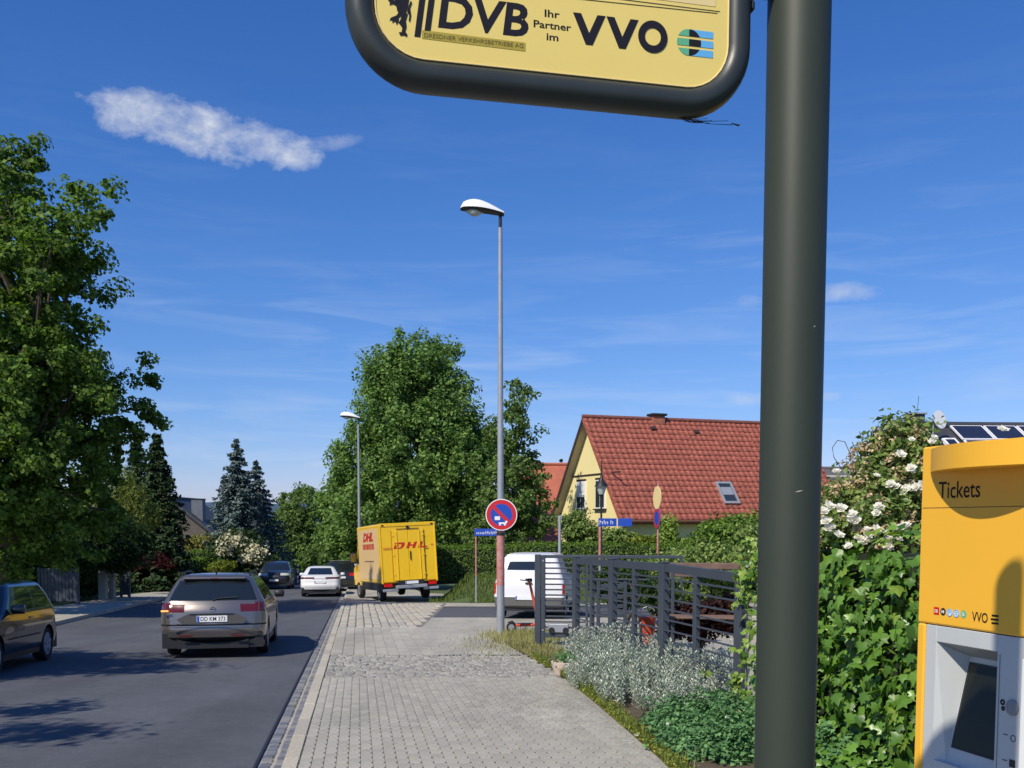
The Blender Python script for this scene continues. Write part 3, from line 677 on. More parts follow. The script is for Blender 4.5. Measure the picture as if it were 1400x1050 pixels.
# ---------------------------------------------------------------- street lamps
def disc(mb, cx, cz, r, y, d=.002, n=40): return mb.prism([(cx+r*cos(2*pi*i/n), cz+r*sin(2*pi*i/n)) for i in range(n)], y-d, y)
def lamp(x, y, H, label, r0=.088):
    t = thing('street_lamp', label, 'street lamp', (x, y, base(y)), group='white headed street lamps along the pavement')
    p = MB(); p.tube([(0, 0, -.1), (0, 0, 1.2), (0, 0, 3.2), (0, 0, H-.45)], [r0, r0*.98, r0*.8, r0*.52], 18); p.build('pole', M_galv, t, 40)
    MB().tube([(0, 0, H-.46), (0, 0, H-.2)], r0*.40, 12).build('spigot', M_dark, t, 40)
    # head: long shell sloping up to the left
    L_ = .93; rows = []; rows2 = []
    for i in range(15):
        u = i/14; xx = .08-L_*u; ht = .05+.20*sin(min(1, max(0, u*1.02))**1.5*pi*.93)**.75*(.75) ; w = .07+.10*sin(min(1, u*1.0)*pi)**.5*(.8+.4*u); w = w if i < 14 else .03
        if i == 14: ht = .02
        zc = H-.16+.12*u+.03*sin(u*pi); r = []
        for k in range(13): a = pi*k/12; r.append((xx, cos(a)*w, zc+sin(a)*ht))
        rows.append(r); rows2.append([(xx, cos(pi+pi*k/8)*w*.96, zc-.002+sin(pi+pi*k/8)*(.05+.015*sin(u*pi))) for k in range(9)])
    MB().grid(rows).build('head_shell', M_lwhite, t, 60)
    MB().grid(rows2).build('head_underside', M_dark, t, 60)
    bw = MB(); rr = []
    for i in range(9):
        u = i/8; s_ = sin(max(.02, min(.98, u))*pi)
        rr.append([(-.36-.40*u, cos(pi+pi*k/10)*.115*s_, H-.085+.04*u+sin(pi+pi*k/10)*(.05+.10*s_)) for k in range(11)])
    bw.grid(rr).build('lamp_bowl', M_lglass, t, 60)
    return t
L1 = lamp(-.25, 21.6, EYE-base(21.6)+6.68, 'tall grey street lamp with a round no parking sign on its post')
lamp(-7.25, 47, EYE-base(47)+4.95, 'slimmer looking far street lamp rising behind the yellow delivery van')
gB = EYE-base(21.6)
MB().tube([(0, 0, gB-1.42), (0, 0, gB-.24)], [.0895, .0885], 18).build('faded_red_band', M_sred, L1, 40)
for z in (-.10, -.33): MB().lathe([(.098, gB+z), (.098, gB+z+.05)], 18).build('clamp', M_dark if z < -.2 else M_galv, L1, 40)
sg = thing('no_parking_sign', 'round blue no parking sign with red rim and one red diagonal on the lamp post', 'traffic sign', (-.25+.06-.04, 21.6-.13, base(21.6)))
cz = gB+.115; R0 = .345
disc(MB(), 0, cz, R0, .004, .006).build('back_plate', M_galv, sg); fc = disc(MB(), 0, cz, R0-.002, -.003, .003).build('face', M_white, sg)
ringm(MB(), 0, cz, R0-.022, .235, -.0075, 48).build('rim', M_red, fc); disc(MB(), 0, cz, .237, -.0065, .001).build('field', M_sblue, fc)
a_ = radians(-45); dx, dz = cos(a_), sin(a_); L_ = .24; w_ = .038
MB().prism([(-dx*L_-dz*w_*-1, cz-dz*L_+dx*w_*-1), (dx*L_+dz*w_, cz+dz*L_-dx*w_), (dx*L_-dz*w_, cz+dz*L_+dx*w_), (-dx*L_-dz*w_, cz-dz*L_+dx*w_)], -.0088, -.0080).build('diagonal', M_red, fc)
bx_ = MB(); bx_.prism([(-.145, cz-.115), (-.03, cz-.115), (-.03, cz-.035), (-.145, cz-.035)], -.0115, -.0105); bx_.prism([(-.06, cz-.20), (.10, cz-.20), (.13, cz-.165), (.13, cz-.13), (.09, cz-.13), (.08, cz-.16), (-.06, cz-.165)], -.0115, -.0105)
for x in (-.03, .075): disc(bx_, x, cz-.212, .024, -.0117, .001, 14)
bx_.build('tow_truck_pictogram', M_white, fc)

# street name sign by the hedge
def name_sign(label, loc, rz, words, post_m, H, group=None, L_=.95, hgt=.19, second=None, textw=.85, postr=.03):
    t = thing('street_name_sign', label, 'street sign', loc, rz)
    MB().tube([(0, 0, -.3), (0, 0, H*.28)], postr, 10).build('post_foot', M_galv, t, 40)
    MB().tube([(0, 0, H*.28), (0, 0, H)], postr*1.02, 10).build('post', post_m, t, 40)
    pl = MB().bbox(-.06, L_-.06, -.05, -.035, H-hgt-.02, H-.02, .004).build('name_plate', M_sblue, t, 30)
    if words: text_mb(words, .0, H-hgt+.015, (L_-.12)*textw, hgt*.55, -.0515, .01).build('lettering', M_white, pl)
    if second is not None: MB().bbox(.60, 1.08, -.005, .01, H-hgt-.02, H-.02, .004, Matrix.Rotation(second, 4, 'Z')).build('name_plate', M_sblue, t, 30)
    return t
p1 = at(651, 812, 35.5)
name_sign('small blue street name plate on a reddish post in front of the clipped hedge', p1, .0, None, M_sred, .0+(812-722)/1350*35.5, L_=1.05, hgt=.26)
pl_ = [o for o in bpy.data.objects if o.name.startswith('name_plate')][-1]
# its name cannot be read at this distance: plain white strokes of letter size
sk = MB(); xx = .02; rr_ = random.Random(5)
while xx < .86:
    w = rr_.uniform(.03, .06); h = .13 if rr_.random() < .35 else .085; sk.box(xx, xx+.014, -.054, -.0525, 2.37-.225, 2.37-.225+h); sk.box(xx+.014, xx+w, -.054, -.0525, 2.37-.225+h*.45, 2.37-.225+h*.62); xx += w+.016
sk.build('lettering', M_white, pl_)
p2 = at(820, 765, 33.5)
t2 = name_sign('blue street name plates crossing on a red and white post before the yellow house', (p2.x, p2.y, bank(p2.x, 40)+base(33.5)*.9-.1), .05, None, M_sred, p2.z-(bank(p2.x, 40)+base(33.5)*.9-.1)+(765-708)/1350*33.5, L_=.62, hgt=.27, second=-.12, postr=.045)
pl2 = [o for o in t2.children if o.name.startswith('name_plate')]
H2 = p2.z-(bank(p2.x, 40)+base(33.5)*.9-.1)+(765-708)/1350*33.5
sk = MB(); xx = -.02
for w, h in ((.07, .15), (.05, .1), (.04, .15), (.05, .1), (.05, .1), (.0, 0), (.05, .15), (.04, .1)):
    if h: sk.box(xx, xx+.016, -.054, -.0525, H2-.22, H2-.22+h); sk.box(xx+.016, xx+w-.01, -.054, -.0525, H2-.22+h*.5, H2-.22+h*.7)
    xx += max(w, .04)+.012
sk.build('lettering', M_white, pl2[0])

# old fashioned lantern behind it
pL = at(822, 711, 38); zg = base(38)+.95
lt = thing('garden_lantern', 'black old fashioned lantern on a thin post before the yellow gable', 'lantern', (pL.x, 38, zg)); h0 = EYE-zg
MB().tube([(0, 0, -.1), (0, 0, h0+.02), (0, 0, h0+.95)], [.05, .042, .035], 10).build('post', M_dark, lt, 40)
MB().lathe([(.10, h0+.98), (.20, h0+1.25), (.21, h0+1.28)], 12).build('lamp_glass', M_lglass, lt, 40)
MB().lathe([(.27, h0+1.28), (.24, h0+1.34), (.14, h0+1.46), (.07, h0+1.58), (.035, h0+1.75), (.02, h0+2.25)], 14).build('lamp_cap', M_dark, lt, 40)
MB().tube([(0, 0, h0+.9), (0, 0, h0+1.0)], [.06, .1], 10).build('collar', M_dark, lt, 40)
# round signs seen nearly edge on
pS = at(898, 760, 34); zg = base(34)+.3
rs = thing('round_signs_on_post', 'two round traffic signs seen almost edge on, pale above purple, on a thin post', 'traffic sign', (pS.x, 34, zg), radians(-79)); h0 = EYE-zg
MB().tube([(0, .03, -.2), (0, .03, h0+1.3)], .035, 10).build('post', M_sred, rs, 40)
def rsign(cz, r, m1, m2):
    k = disc(MB(), 0, cz, r, 0, .02).build('sign_disc', m1, rs); ringm(MB(), 0, cz, r*.98, r*.72, -.021, 40).build('rim', m2, k)
rsign(h0+.76, .40, MATS['sign_cream'], M_amber if False else MATS['sign_cream']); rsign(h0+.06, .34, M_sblue, M_red)
# pale post
pW = at(765, 757, 30)
wp = thing('pale_post', 'thin pale grey post standing between hedge and gate', 'post', (pW.x, 30, base(30))); MB().tube([(0, 0, 0), (0, 0, EYE-base(30)+.12)], .045, 10).build('post', M_galv, wp, 40); MB().bbox(-.05, .07, -.03, .03, EYE-base(30)+.02, EYE-base(30)+.13, .01).build('cap', M_galv, wp)

# ---------------------------------------------------------------- sliding gate and steel fence
def gz2(y): return base(y)
gt = thing('steel_gate', 'open anthracite steel gate with flat horizontal bars in front of the white van', 'gate', (.49, 18.9, base(18.9)), radians(-7)); hg = EYE-base(18.9)-.655
MB().bbox(-.05, .06, -.06, .03, -.02, hg, .006).build('post', M_anth, gt, 30); MB().bbox(.066, .15, -.04, .04, -.02, hg-.01, .006).build('post', M_anth, gt, 30)
MB().bbox(.15, 2.75, -.03, .03, hg-.07, hg-.01, .005).build('top_rail', M_anth, gt, 30); MB().bbox(.15, 2.75, -.035, .035, .16, .25, .005).build('bottom_rail', M_anth, gt, 30)
for k in range(13):
    z = hg-.16-k*.103
    if z > .32: MB().bbox(.15, .92 if k % 3 else 2.75, -.012, .012, z-.015, z+.015, .004).build('bar', M_anth, gt, 30)
for x in (.92, 2.70): MB().bbox(x, x+.05, -.028, .028, .25, hg-.07, .005).build('post', M_anth, gt, 30)
MB().bbox(.22, .60, -.07, .05, .26, .42, .01).build('roller_box', M_galv, gt, 30)
for x in (.25, .52):
    MB().lathe([(.06, -.03), (.06, .03)], 14, Matrix.Translation((x+.03, -.05, .30)) @ Matrix.Rotation(pi/2, 4, 'X')).build('roller', M_dark, gt, 30)
for z in (.30, hg-.12): MB().lathe([(.018, 0), (.018, .012)], 10, Matrix.Translation((.11, -.04, z)) @ Matrix.Rotation(pi/2, 4, 'X')).build('bolt', M_galv, gt)
# fence running towards the viewer
posts = [(16.2, -.62), (14.27, -.575), (12.23, -.535), (10.04, -.54)]
FX = lambda y: .49+.209*(18.9-y)
fd = Vector((.209, -1)).normalized(); frz = atan2(-fd.y, -fd.x)  # local +x points away from the viewer
fe = thing('steel_fence', 'anthracite steel fence of posts and thin bars above the silvery plants', 'fence', (FX(16.2), 16.2, base(16.2)))
zb0 = base(16.2)
for i, (y, zt) in enumerate(posts):
    zt_ = zt+EYE-zb0; g_ = base(y)-zb0; lx = FX(y)-FX(16.2); ly = y-16.2
    Mx = Matrix.Translation((lx, ly, 0)) @ Matrix.Rotation(atan2(fd.y, fd.x), 4, 'Z')
    mb = MB(); mb.bbox(-.085, .085, -.045, .045, g_-.05, zt_+.01, .006, Mx); mb.build('post', M_anth, fe, 30)
    MB().bbox(-.092, .092, -.052, .052, zt_+.0105, zt_+.02, .003, Mx).build('post_cap', M_anth, fe, 30)
    if i < 3:
        y2, zt2 = posts[i+1]; P = Vector((lx, ly, 0)); Q = Vector((FX(y2)-FX(16.2), y2-16.2, 0)); D = Q-P; Ln = D.length; ux = D/Ln
        def sect(za0, zb_0, w, hh, name, f0=.06, f1=.06, off=0):
            A = P+ux*f0; B = Q-ux*f1; s_ = Vector((-ux.y, ux.x, 0)); mb = MB(); vs = []
            for pt, zc in ((A, za0), (B, zb_0)):
                for sx, sz in ((-1, -1), (1, -1), (1, 1), (-1, 1)): vs.append(tuple(pt+s_*(sx*w/2+off)+Vector((0, 0, zc+sz*hh/2))))
            mb.add(vs, [(0, 1, 2, 3), (7, 6, 5, 4), (0, 4, 5, 1), (1, 5, 6, 2), (2, 6, 7, 3), (3, 7, 4, 0)]); return mb.build(name, M_anth, fe)
        za = zt+EYE-zb0; zc2 = zt2+EYE-zb0
        sect(za-.05, zc2-.05, .05, .10, 'top_rail')
        gg2 = base(y2)-zb0
        for k in range(1, 11):
            f = k/11; sect(za-.05-f*(za-g_-.20), zc2-.05-f*(zc2-gg2-.20), .014, .019, 'bar', off=-.02)
        mid = P.lerp(Q, .47); gm_ = (g_+gg2)/2; zm = (za+zc2)/2
        Mm = Matrix.Translation(mid) @ Matrix.Rotation(atan2(fd.y, fd.x), 4, 'Z'); MB().bbox(-.048, .048, -.028, .028, gm_, zm-.10, .005, Mm).build('middle_post', M_anth, fe, 30)
# plain stone post behind the end of the fence
sp = thing('stone_post', 'weathered pale stone post at the near end of the steel fence', 'post', (FX(9.75)+.06, 9.75, base(9.75))); MB().bbox(-.10, .10, -.12, .12, -.1, 1.05, .012, Matrix.Rotation(.2, 4, 'Z')).build('shaft', M_stone, sp, 30); MB().bbox(-.115, .115, -.135, .135, 1.052, 1.10, .012, Matrix.Rotation(.2, 4, 'Z')).build('cap_stone', M_stone, sp, 30)
# inner gate in the yard (low, behind the fence)
ig = thing('inner_gate', 'low dark yard gate with a latch seen behind the steel fence', 'gate', (1.55, 18.0, base(18.0)), .1)
for x in (0, .5): MB().bbox(x, x+.06, -.03, .03, 0, 1.25, .005).build('post', M_anth, ig, 30)
MB().bbox(.06, .5, -.02, .02, 1.12, 1.2, .005).build('top_rail', M_anth, ig, 30)
for k in range(5): MB().bbox(.06, .5, -.012, .012, .25+k*.17, .32+k*.17, .004).build('slat', M_anth, ig, 30)
MB().bbox(.02, .05, -.06, -.03, .95, 1.05, .006).build('latch', M_chrome, ig)
# bench and small things in the yard
bn = thing('garden_bench', 'brown wooden bench back showing above the fence rail', 'bench', (2.7, 13.9, base(13.9)), -.15)
for z in (1.45, 1.56): MB().bbox(-.5, .9, -.02, .02, z-.045, z+.045, .008).build('back_slat', M_wood, bn, 30)
for k in range(3): MB().bbox(-.5, .9, -.45+k*.14, -.34+k*.14, .85, .88, .008).build('seat_slat', M_wood, bn, 30)
for x in (-.45, .82): MB().bbox(x, x+.05, -.03, .03, 0, 1.6, .006).build('leg', M_anth, bn, 30); MB().bbox(x, x+.05, -.42, -.36, 0, .85, .006).build('leg', M_anth, bn, 30)
rb = thing('red_bucket', 'small bright red bucket glimpsed through the fence bars', 'bucket', (2.05, 14.9, base(14.9)))
MB().lathe([(.10, .38), (.14, .78), (.145, .79)], 18).build('tub', M_scoot, rb, 40); MB().tube([(-.14, 0, .78), (-.1, 0, .9), (0, 0, .94), (.1, 0, .9), (.14, 0, .78)], .006, 6).build('handle', M_galv, rb)
MB().lathe([(.16, 0), (.16, .37)], 14).build('upturned_pot', M_brownd, rb)

# ---------------------------------------------------------------- electric scooter
sc_ = thing('electric_scooter', 'bright red electric scooter parked on the weeds beside the lamp post', 'scooter', (.10, 22.4, base(22.4)), radians(8))
def wheel(par, x, y, z, r, w, axis='Y', name='wheel'):
    Mw = Matrix.Translation((x, y, z)) @ Matrix.Rotation(pi/2, 4, 'X')
    if axis == 'X': Mw = Matrix.Translation((x, y, z)) @ Matrix.Rotation(pi/2, 4, 'Y')
    ty = MB(); ty.lathe([(r*.66, -w/2*.8), (r*.9, -w/2), (r, -w*.3), (r, w*.3), (r*.9, w/2), (r*.66, w/2*.8)], 28, Mw); o = ty.build(name, M_rubber, par, 40); return o, Mw
o, Mw = wheel(sc_, -.12, 0, .11, .11, .05); MB().lathe([(.07, -.026), (.07, .026)], 16, Mw).build('hub', M_galv, o)
o, Mw = wheel(sc_, .56, 0, .12, .12, .05); MB().lathe([(.07, -.026), (.07, .026)], 16, Mw).build('hub', M_galv, o)
MB().bbox(-.02, .42, -.08, .08, .13, .19, .02).build('deck', M_scoot, sc_, 30); MB().bbox(.02, .38, -.06, .06, .191, .20, .004).build('grip_mat', M_dark, sc_)
MB().tube([(-.02, 0, .16), (-.10, 0, .24), (-.2, 0, .22)], [.03, .025, .015], 8).build('mudguard', M_dark, sc_, 40)
MB().tube([(.40, 0, .16), (.50, 0, .24), (.49, 0, .34), (.30, 0, 1.14)], [.035, .045, .038, .028], 12).build('stem', M_scoot, sc_, 40)
MB().tube([(.49, 0, .30), (.56, 0, .14)], .03, 10).build('fork', M_scoot, sc_, 40)
MB().tube([(.26, -.26, 1.19), (.30, -.08, 1.16), (.30, .08, 1.16), (.26, .26, 1.19)], .018, 8).build('handlebar', M_dark, sc_, 40); MB().bbox(.25, .36, -.05, .05, 1.14, 1.22, .015).build('head_unit', M_dark, sc_, 30)
MB().tube([(.08, 0, 1.19), (.26, -.02, 1.17)], .014, 6).build('brake_lever', M_dark, sc_)
MB().tube([(.2, -.07, .14), (.22, -.16, 0)], .01, 6).build('kickstand', M_galv, sc_)

# ---------------------------------------------------------------- stone planter
pt = thing('stone_planter', 'small round pale planter with a low plant at the edge of the bed', 'planter', (.80, 14.25, base(14.25)))
MB().lathe([(.18, -.02), (.22, .10), (.235, .17), (.21, .175), (.19, .12)], 20).build('bowl', mat('planter_pink', (.62, .50, .40), .85, nscale=5, namt=.15), pt, 40)
P = RS.normal(size=(260, 3))*np.array([.10, .10, .05])+np.array([0, 0, .22]); leaf_obj('plant', P, RS.normal(size=(260, 3))+np.array([0, 0, 1]), .05, MATS['leaf_geranium'], pt)

# ---------------------------------------------------------------- cars: a stack of rounded plan outlines, cut into panels
def car(name, label, cat, loc, rz, rx, levels, zsplit, rules, paint, wheels, wr, group=None, tread=.205, rim_m=None, fr_f=None):
    # levels: (z, y_rear, y_front, half width, rear radius, front radius, bulge); rules: (part, material, z0, z1, seg, f0, f1)
    t = thing(name, label, cat, loc, rz, group, rx)
    lv = np.array(levels, float)
    zs = sorted(set([round(z, 4) for z in list(lv[:, 0])+zsplit])); L_ = []
    for z in zs: L_.append([z]+[float(np.interp(z, lv[:, 0], lv[:, i])) for i in range(1, 7)])
    fe_ = [0, .12, .25, .4, .55, .7, .85, 1.0]; fs_ = [i/34 for i in range(35)]
    def outline(l):
        z, yr, yf, w, rr, rf, bow = l; pts = []
        yb = lambda x: yr+bow*(x/w)**2
        x1 = w-rr
        for f in fe_: pts.append((x1*f, yb(x1*f), 'r', f))
        y0 = yb(x1); slope = 0
        for i in range(1, 6): a = pi/2*i/6; pts.append((x1+rr*sin(a), y0+rr*(1-cos(a)), 'rc', i/6))
        ya = y0+rr; xf = w-rf; ye = yf-bow*(xf/w)**2-rf
        for f in fs_: pts.append((w, ya+(ye-ya)*f, 's', f))
        for i in range(1, 6): a = pi/2*i/6; pts.append((xf+rf*cos(a), ye+rf*sin(a), 'fc', i/6))
        for f in fe_[::-1]: pts.append((xf*f, yf-bow*(xf*f/w)**2, 'f', f))
        left = [(-x, y, sg, f) for x, y, sg, f in pts[::-1]]
        return pts+left[1:-1]
    rows = [outline(l) for l in L_]; n = len(rows[0])
    zz = [l[0] for l in L_]; V = [[x, y, z] for r, z in zip(rows, zz) for (x, y, _, _) in r]
    cells = {'body': []}
    def key(i, k):
        zc = (zz[i]+zz[i+1])/2; a = rows[i][k]; b = rows[i][(k+1) % n]; seg = a[2] if a[2] == b[2] else (a[2] if a[2] in ('rc', 'fc') else b[2] if b[2] in ('rc', 'fc') else a[2])
        fc = (a[3]+b[3])/2 if a[2] == b[2] else (.92 if 'c' in seg and a[2] == seg and k < n//2 else .08); xm = (a[0]+b[0])/2; ym = (a[1]+b[1])/2
        if a[2] != b[2] and seg == 'rc': fc = .08 if 'r' in (a[2], b[2]) else .92
        if a[2] != b[2] and seg == 'fc': fc = .92 if 'f' in (a[2], b[2]) else .08
        for (pn, m_, z0, z1, sg, f0, f1) in rules:
            side = None
            if sg[-1] in 'LR' and len(sg) > 1 and sg not in ('L', 'R'): side = sg[-1]; sg0 = sg[:-1]
            else: sg0 = sg
            if sg0 == seg and z0 <= zc <= z1 and f0 <= fc <= f1 and (side is None or (side == 'R') == (xm > 0)): return pn+'|'+('R' if xm > 0 else 'L')+('' if seg not in ('r', 'f', 'rc', 'fc') or 'light' in pn else ''), m_
        return 'body', paint
    mats_ = {}
    for i in range(len(rows)-1):
        for k in range(n):
            pn, m_ = key(i, k)
            f = (i*n+k, i*n+(k+1) % n, (i+1)*n+(k+1) % n, (i+1)*n+k)
            if pn == 'body':
                c = np.mean([V[q] for q in f], 0)
                if abs(c[0]) > .4 and any((c[1]-wy)**2+(c[2]-wr)**2 < (wr*1.17)**2 for wy in wheels): continue
            if any(s in pn for s in ('rear_window', 'windscreen', 'panel', 'bumper_trim', 'grille')): pn = pn.split('|')[0]+'|'
            cells.setdefault(pn, []).append(f); mats_[pn] = m_
    for q in range(len(V)):                                    # round the wheel arches
        for wy in wheels:
            if abs(V[q][0]) > .4:
                dy, dz = V[q][1]-wy, V[q][2]-wr; d = sqrt(dy*dy+dz*dz); R_ = wr*1.17
                if .80*R_ < d < 1.16*R_ : V[q][1] = wy+dy/d*R_; V[q][2] = wr+dz/d*R_ if V[q][2] > .2 else V[q][2]
    # roof cap and underside
    top = len(rows)-1; cells['body'].append(tuple(top*n+k for k in range(n)))
    for pn, fs in cells.items():
        used = sorted({i for f in fs for i in f}); ix = {u: j for j, u in enumerate(used)}
        mb = MB(); mb.v = [tuple(V[u]) for u in used]; mb.f = [tuple(ix[i] for i in f) for f in fs]
        mb.build(pn.split('|')[0] if pn != 'body' else 'body', mats_.get(pn, paint), t, 38)
    y0, y1, w = min(lv[:, 1]), max(lv[:, 2]), max(lv[:, 3]); zb = lv[0, 0]
    u = MB(); u.box(-w+.30, w-.30, y0+.12, y1-.12, zb-.02, .62); 
    edges = [y0+.14]+[q for wy in sorted(wheels) for q in (wy-wr*1.17, wy+wr*1.17)]+[y1-.14]
    for a, b in zip(edges[::2], edges[1::2]):
        if b-a > .05: u.box(-w+.05, w-.05, a, b, zb-.01, .55 if a > y0+.3 and b < y1-.3 else .45)
    u.build('underbody', M_dark, t)
    for wy in wheels:
        for s in (-1, 1):
            xw = s*(w-tread/2-.015); o, Mw = wheel(t, xw, wy, wr, wr, tread, 'X')
            rm = MB(); rr = wr*.66; side = s
            rm.lathe([(rr*1.02, -tread*.2), (rr*1.02, tread*.43), (rr*.93, tread*.45), (rr*.88, tread*.41)], 24, Mw if s > 0 else Matrix.Translation((xw, wy, wr)) @ Matrix.Rotation(-pi/2, 4, 'Y'))
            Mx = Matrix.Translation((xw+s*tread*.43, wy, wr))
            for k in range(5):
                Ms = Mx @ Matrix.Rotation(2*pi*k/5, 4, 'X'); rm.bbox(-.010, .010, -rr*.16, rr*.16, 0, rr*.95, .008, Ms)
            rm.build('rim', rim_m or M_galv, o, 40)
    return t, (lambda z: [float(np.interp(z, lv[:, 0], lv[:, i])) for i in range(7)])
def mirror(t, x, y, z, m, s):
    mb = MB(); mb.bbox(min(x, x+s*.2), max(x, x+s*.2), y-.05, y+.07, z-.06, z+.08, .03); mb.build('mirror', m, t, 40)
def handle_(t, x, y, z, m): MB().bbox(x-.012, x+.012, y-.09, y+.09, z-.015, z+.015, .008).build('door_handle', m, t, 30)
def plate(t, y, z, txt=None, w=.52, rz=0, off=0, x0=0, tw=.42):
    p = MB().bbox(x0-w/2, x0+w/2, y-.012, y, z-.055, z+.055, .003).build('number_plate', M_plate, t)
    MB().box(x0-w/2+.005, x0-w/2+.045, y-.0135, y-.0122, z-.05, z+.05).build('plate_band', M_eu, p)
    if txt: text_mb(txt, x0-w/2+.065, z-.037, tw, .074, y-.0130, .012).build('lettering', M_black, p)
SL = -.04
P_est = mat('paint_bronze', (.235, .213, .195), .30, metal=.75, coat=.8); P_green = mat('paint_darkgreen', (.012, .018, .022), .22, metal=.2, coat=.9, spec=.7)
P_white = mat('paint_white', (.72, .73, .74), .3, coat=.6); P_black = mat('paint_black', (.02, .021, .024), .22, coat=.8); P_van = mat('paint_vanwhite', (.70, .71, .72), .35, coat=.4)
M_blackp = mat('bumper_black', (.008, .008, .009), .9, spec=.12)
P_bump = mat('bumper_grey', (.11, .11, .105), .6)
def est_levels(): return [
 (.20, -2.20, 2.25, .80, .20, .25, .10), (.30, -2.33, 2.36, .875, .26, .3, .14), (.36, -2.385, 2.40, .89, .28, .35, .16), (.50, -2.42, 2.43, .905, .28, .40, .17), (.585, -2.41, 2.42, .908, .28, .42, .17),
 (.61, -2.355, 2.41, .908, .25, .42, .15), (.72, -2.345, 2.38, .91, .25, .42, .15), (.84, -2.325, 2.15, .905, .22, .42, .14), (.94, -2.285, 1.55, .895, .22, .40, .13), (1.00, -2.25, 1.12, .875, .22, .30, .13),
 (1.02, -2.235, 1.05, .865, .22, .28, .12), (1.20, -2.06, .70, .775, .18, .22, .10), (1.36, -1.90, .36, .685, .15, .18, .08), (1.40, -1.86, .27, .66, .15, .18, .08), (1.455, -1.80, .05, .60, .15, .2, .06), (1.485, -1.62, -.15, .48, .15, .2, .05), (1.50, -1.3, -.4, .25, .1, .1, .02)]
rules = [('rear_window', M_glass, 1.02, 1.375, 'r', 0, 1), ('rear_window', M_glass, 1.02, 1.375, 'rc', 0, .3), ('windscreen', M_glass, 1.02, 1.375, 'f', 0, 1), ('windscreen', M_glass, 1.02, 1.375, 'fc', .3, 1),
 ('side_window', M_glass, 1.02, 1.36, 's', .035, .22), ('side_window', M_glass, 1.02, 1.36, 's', .235, .56), ('side_window', M_glass, 1.02, 1.36, 's', .59, .97),
 ('tail_light', M_tail, .82, .955, 'rc', 0, 1), ('tail_light', M_tail, .82, .955, 'r', .68, 1), ('tail_light', M_tail, .82, .955, 's', 0, .045), ('tail_light', M_taildk, .955, .985, 'rc', .2, 1),
 ('bumper_seam', M_blackp, .585, .61, 'r', 0, 1), ('bumper_seam', M_blackp, .585, .61, 'rc', 0, 1), ('lower_bumper', M_blackp, .20, .385, 'r', 0, 1), ('lower_bumper', M_blackp, .20, .385, 'rc', 0, 1), ('sill', M_blackp, .20, .30, 's', 0, 1)]
zx = [.33, .385, .42, .46, .54, .66, .78, .82, .88, .955, .985, 1.1, 1.28, 1.375, 1.36, .24, .28]
est, El = car('estate_car', 'bronze grey estate car with roof rails driving away in the right lane', 'car', (-5.70, 19.6, base(19.6)-.10), HD+radians(1.5), SL, est_levels(), zx, rules, P_est, [-1.35, 1.38], .325)
yb = lambda z: El(z)[1]
# plate recess, plate, emblem, wiper, tail lamp details, roof rails, mirrors, handles
rp = MB(); rp.prism([(-.52, .62), (.52, .62), (.60, .70), (.40, .80), (-.40, .80), (-.60, .70)], -2.352, -2.340); rp.build('panel_recess', mat('paint_bronze_shaded', (.17, .15, .13), .35, metal=.7, coat=.4), est)  # flat panel; the recess's shade is painted as a darker bronze
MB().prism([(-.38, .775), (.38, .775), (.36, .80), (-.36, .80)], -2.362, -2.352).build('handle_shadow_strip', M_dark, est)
plate(est, -2.356, .705, 'DD KM 373')
mb = ringm(MB(), 0, .885, .052, .040, -2.318, 28, .012); mb.box(-.05, .05, -2.332, -2.318, .879, .891); mb.build('emblem', M_chrome, est, 40)
MB().bbox(-.70, .70, -2.44, -2.415, .565, .580, .005).build('chrome_strip', M_chrome, est)
MB().tube([(0, -2.25, 1.03), (.1, -2.22, 1.06), (.42, -2.19, 1.08)], .011, 6).build('rear_wiper', M_dark, est)
MB().bbox(-.55, .55, -1.93, -1.78, 1.395, 1.425, .012).build('roof_spoiler', P_est, est, 30); tg = MB(); [tg.tube([(s_*.80, -2.338, .62), (s_*.795, -2.30, .80), (s_*.80, -2.24, .99)], .005, 5) for s_ in (-1, 1)]; tg.build('tailgate_gap', M_dark, est)
MB().bbox(-.07, .07, -1.945, -1.93, 1.40, 1.415, .004).build('brake_light', M_taildk, est)
MB().tube([(0, -1.55, 1.49), (0, -1.68, 1.56)], .012, 6).build('antenna', M_dark, est)
MB().bbox(-.865, -.74, -2.335, -2.30, .835, .865, .006).build('blinker_light', M_amber, est)
for s in (-1, 1):
    MB().tube([(s*.60, -1.62, 1.45), (s*.60, -1.5, 1.515), (s*.605, -.5, 1.535), (s*.60, .1, 1.46)], .017, 8).build('roof_rail', M_chrome if s > 5 else M_dark, est, 40)
    mirror(est, s*.90, .78, 1.03, P_est if s < 0 else M_dark, s)
    for y in (-.55, .55): handle_(est, s*.905, y-.2, .92, P_est)
    MB().tube([(s*.885, -2.0, 1.005), (s*.88, .9, 1.005)], .008, 6).build('window_trim', M_chrome, est)
    MB().bbox(s*.45-.12, s*.45+.12, -2.425, -2.40, .40, .425, .004).build('reflector', M_taildk, est)

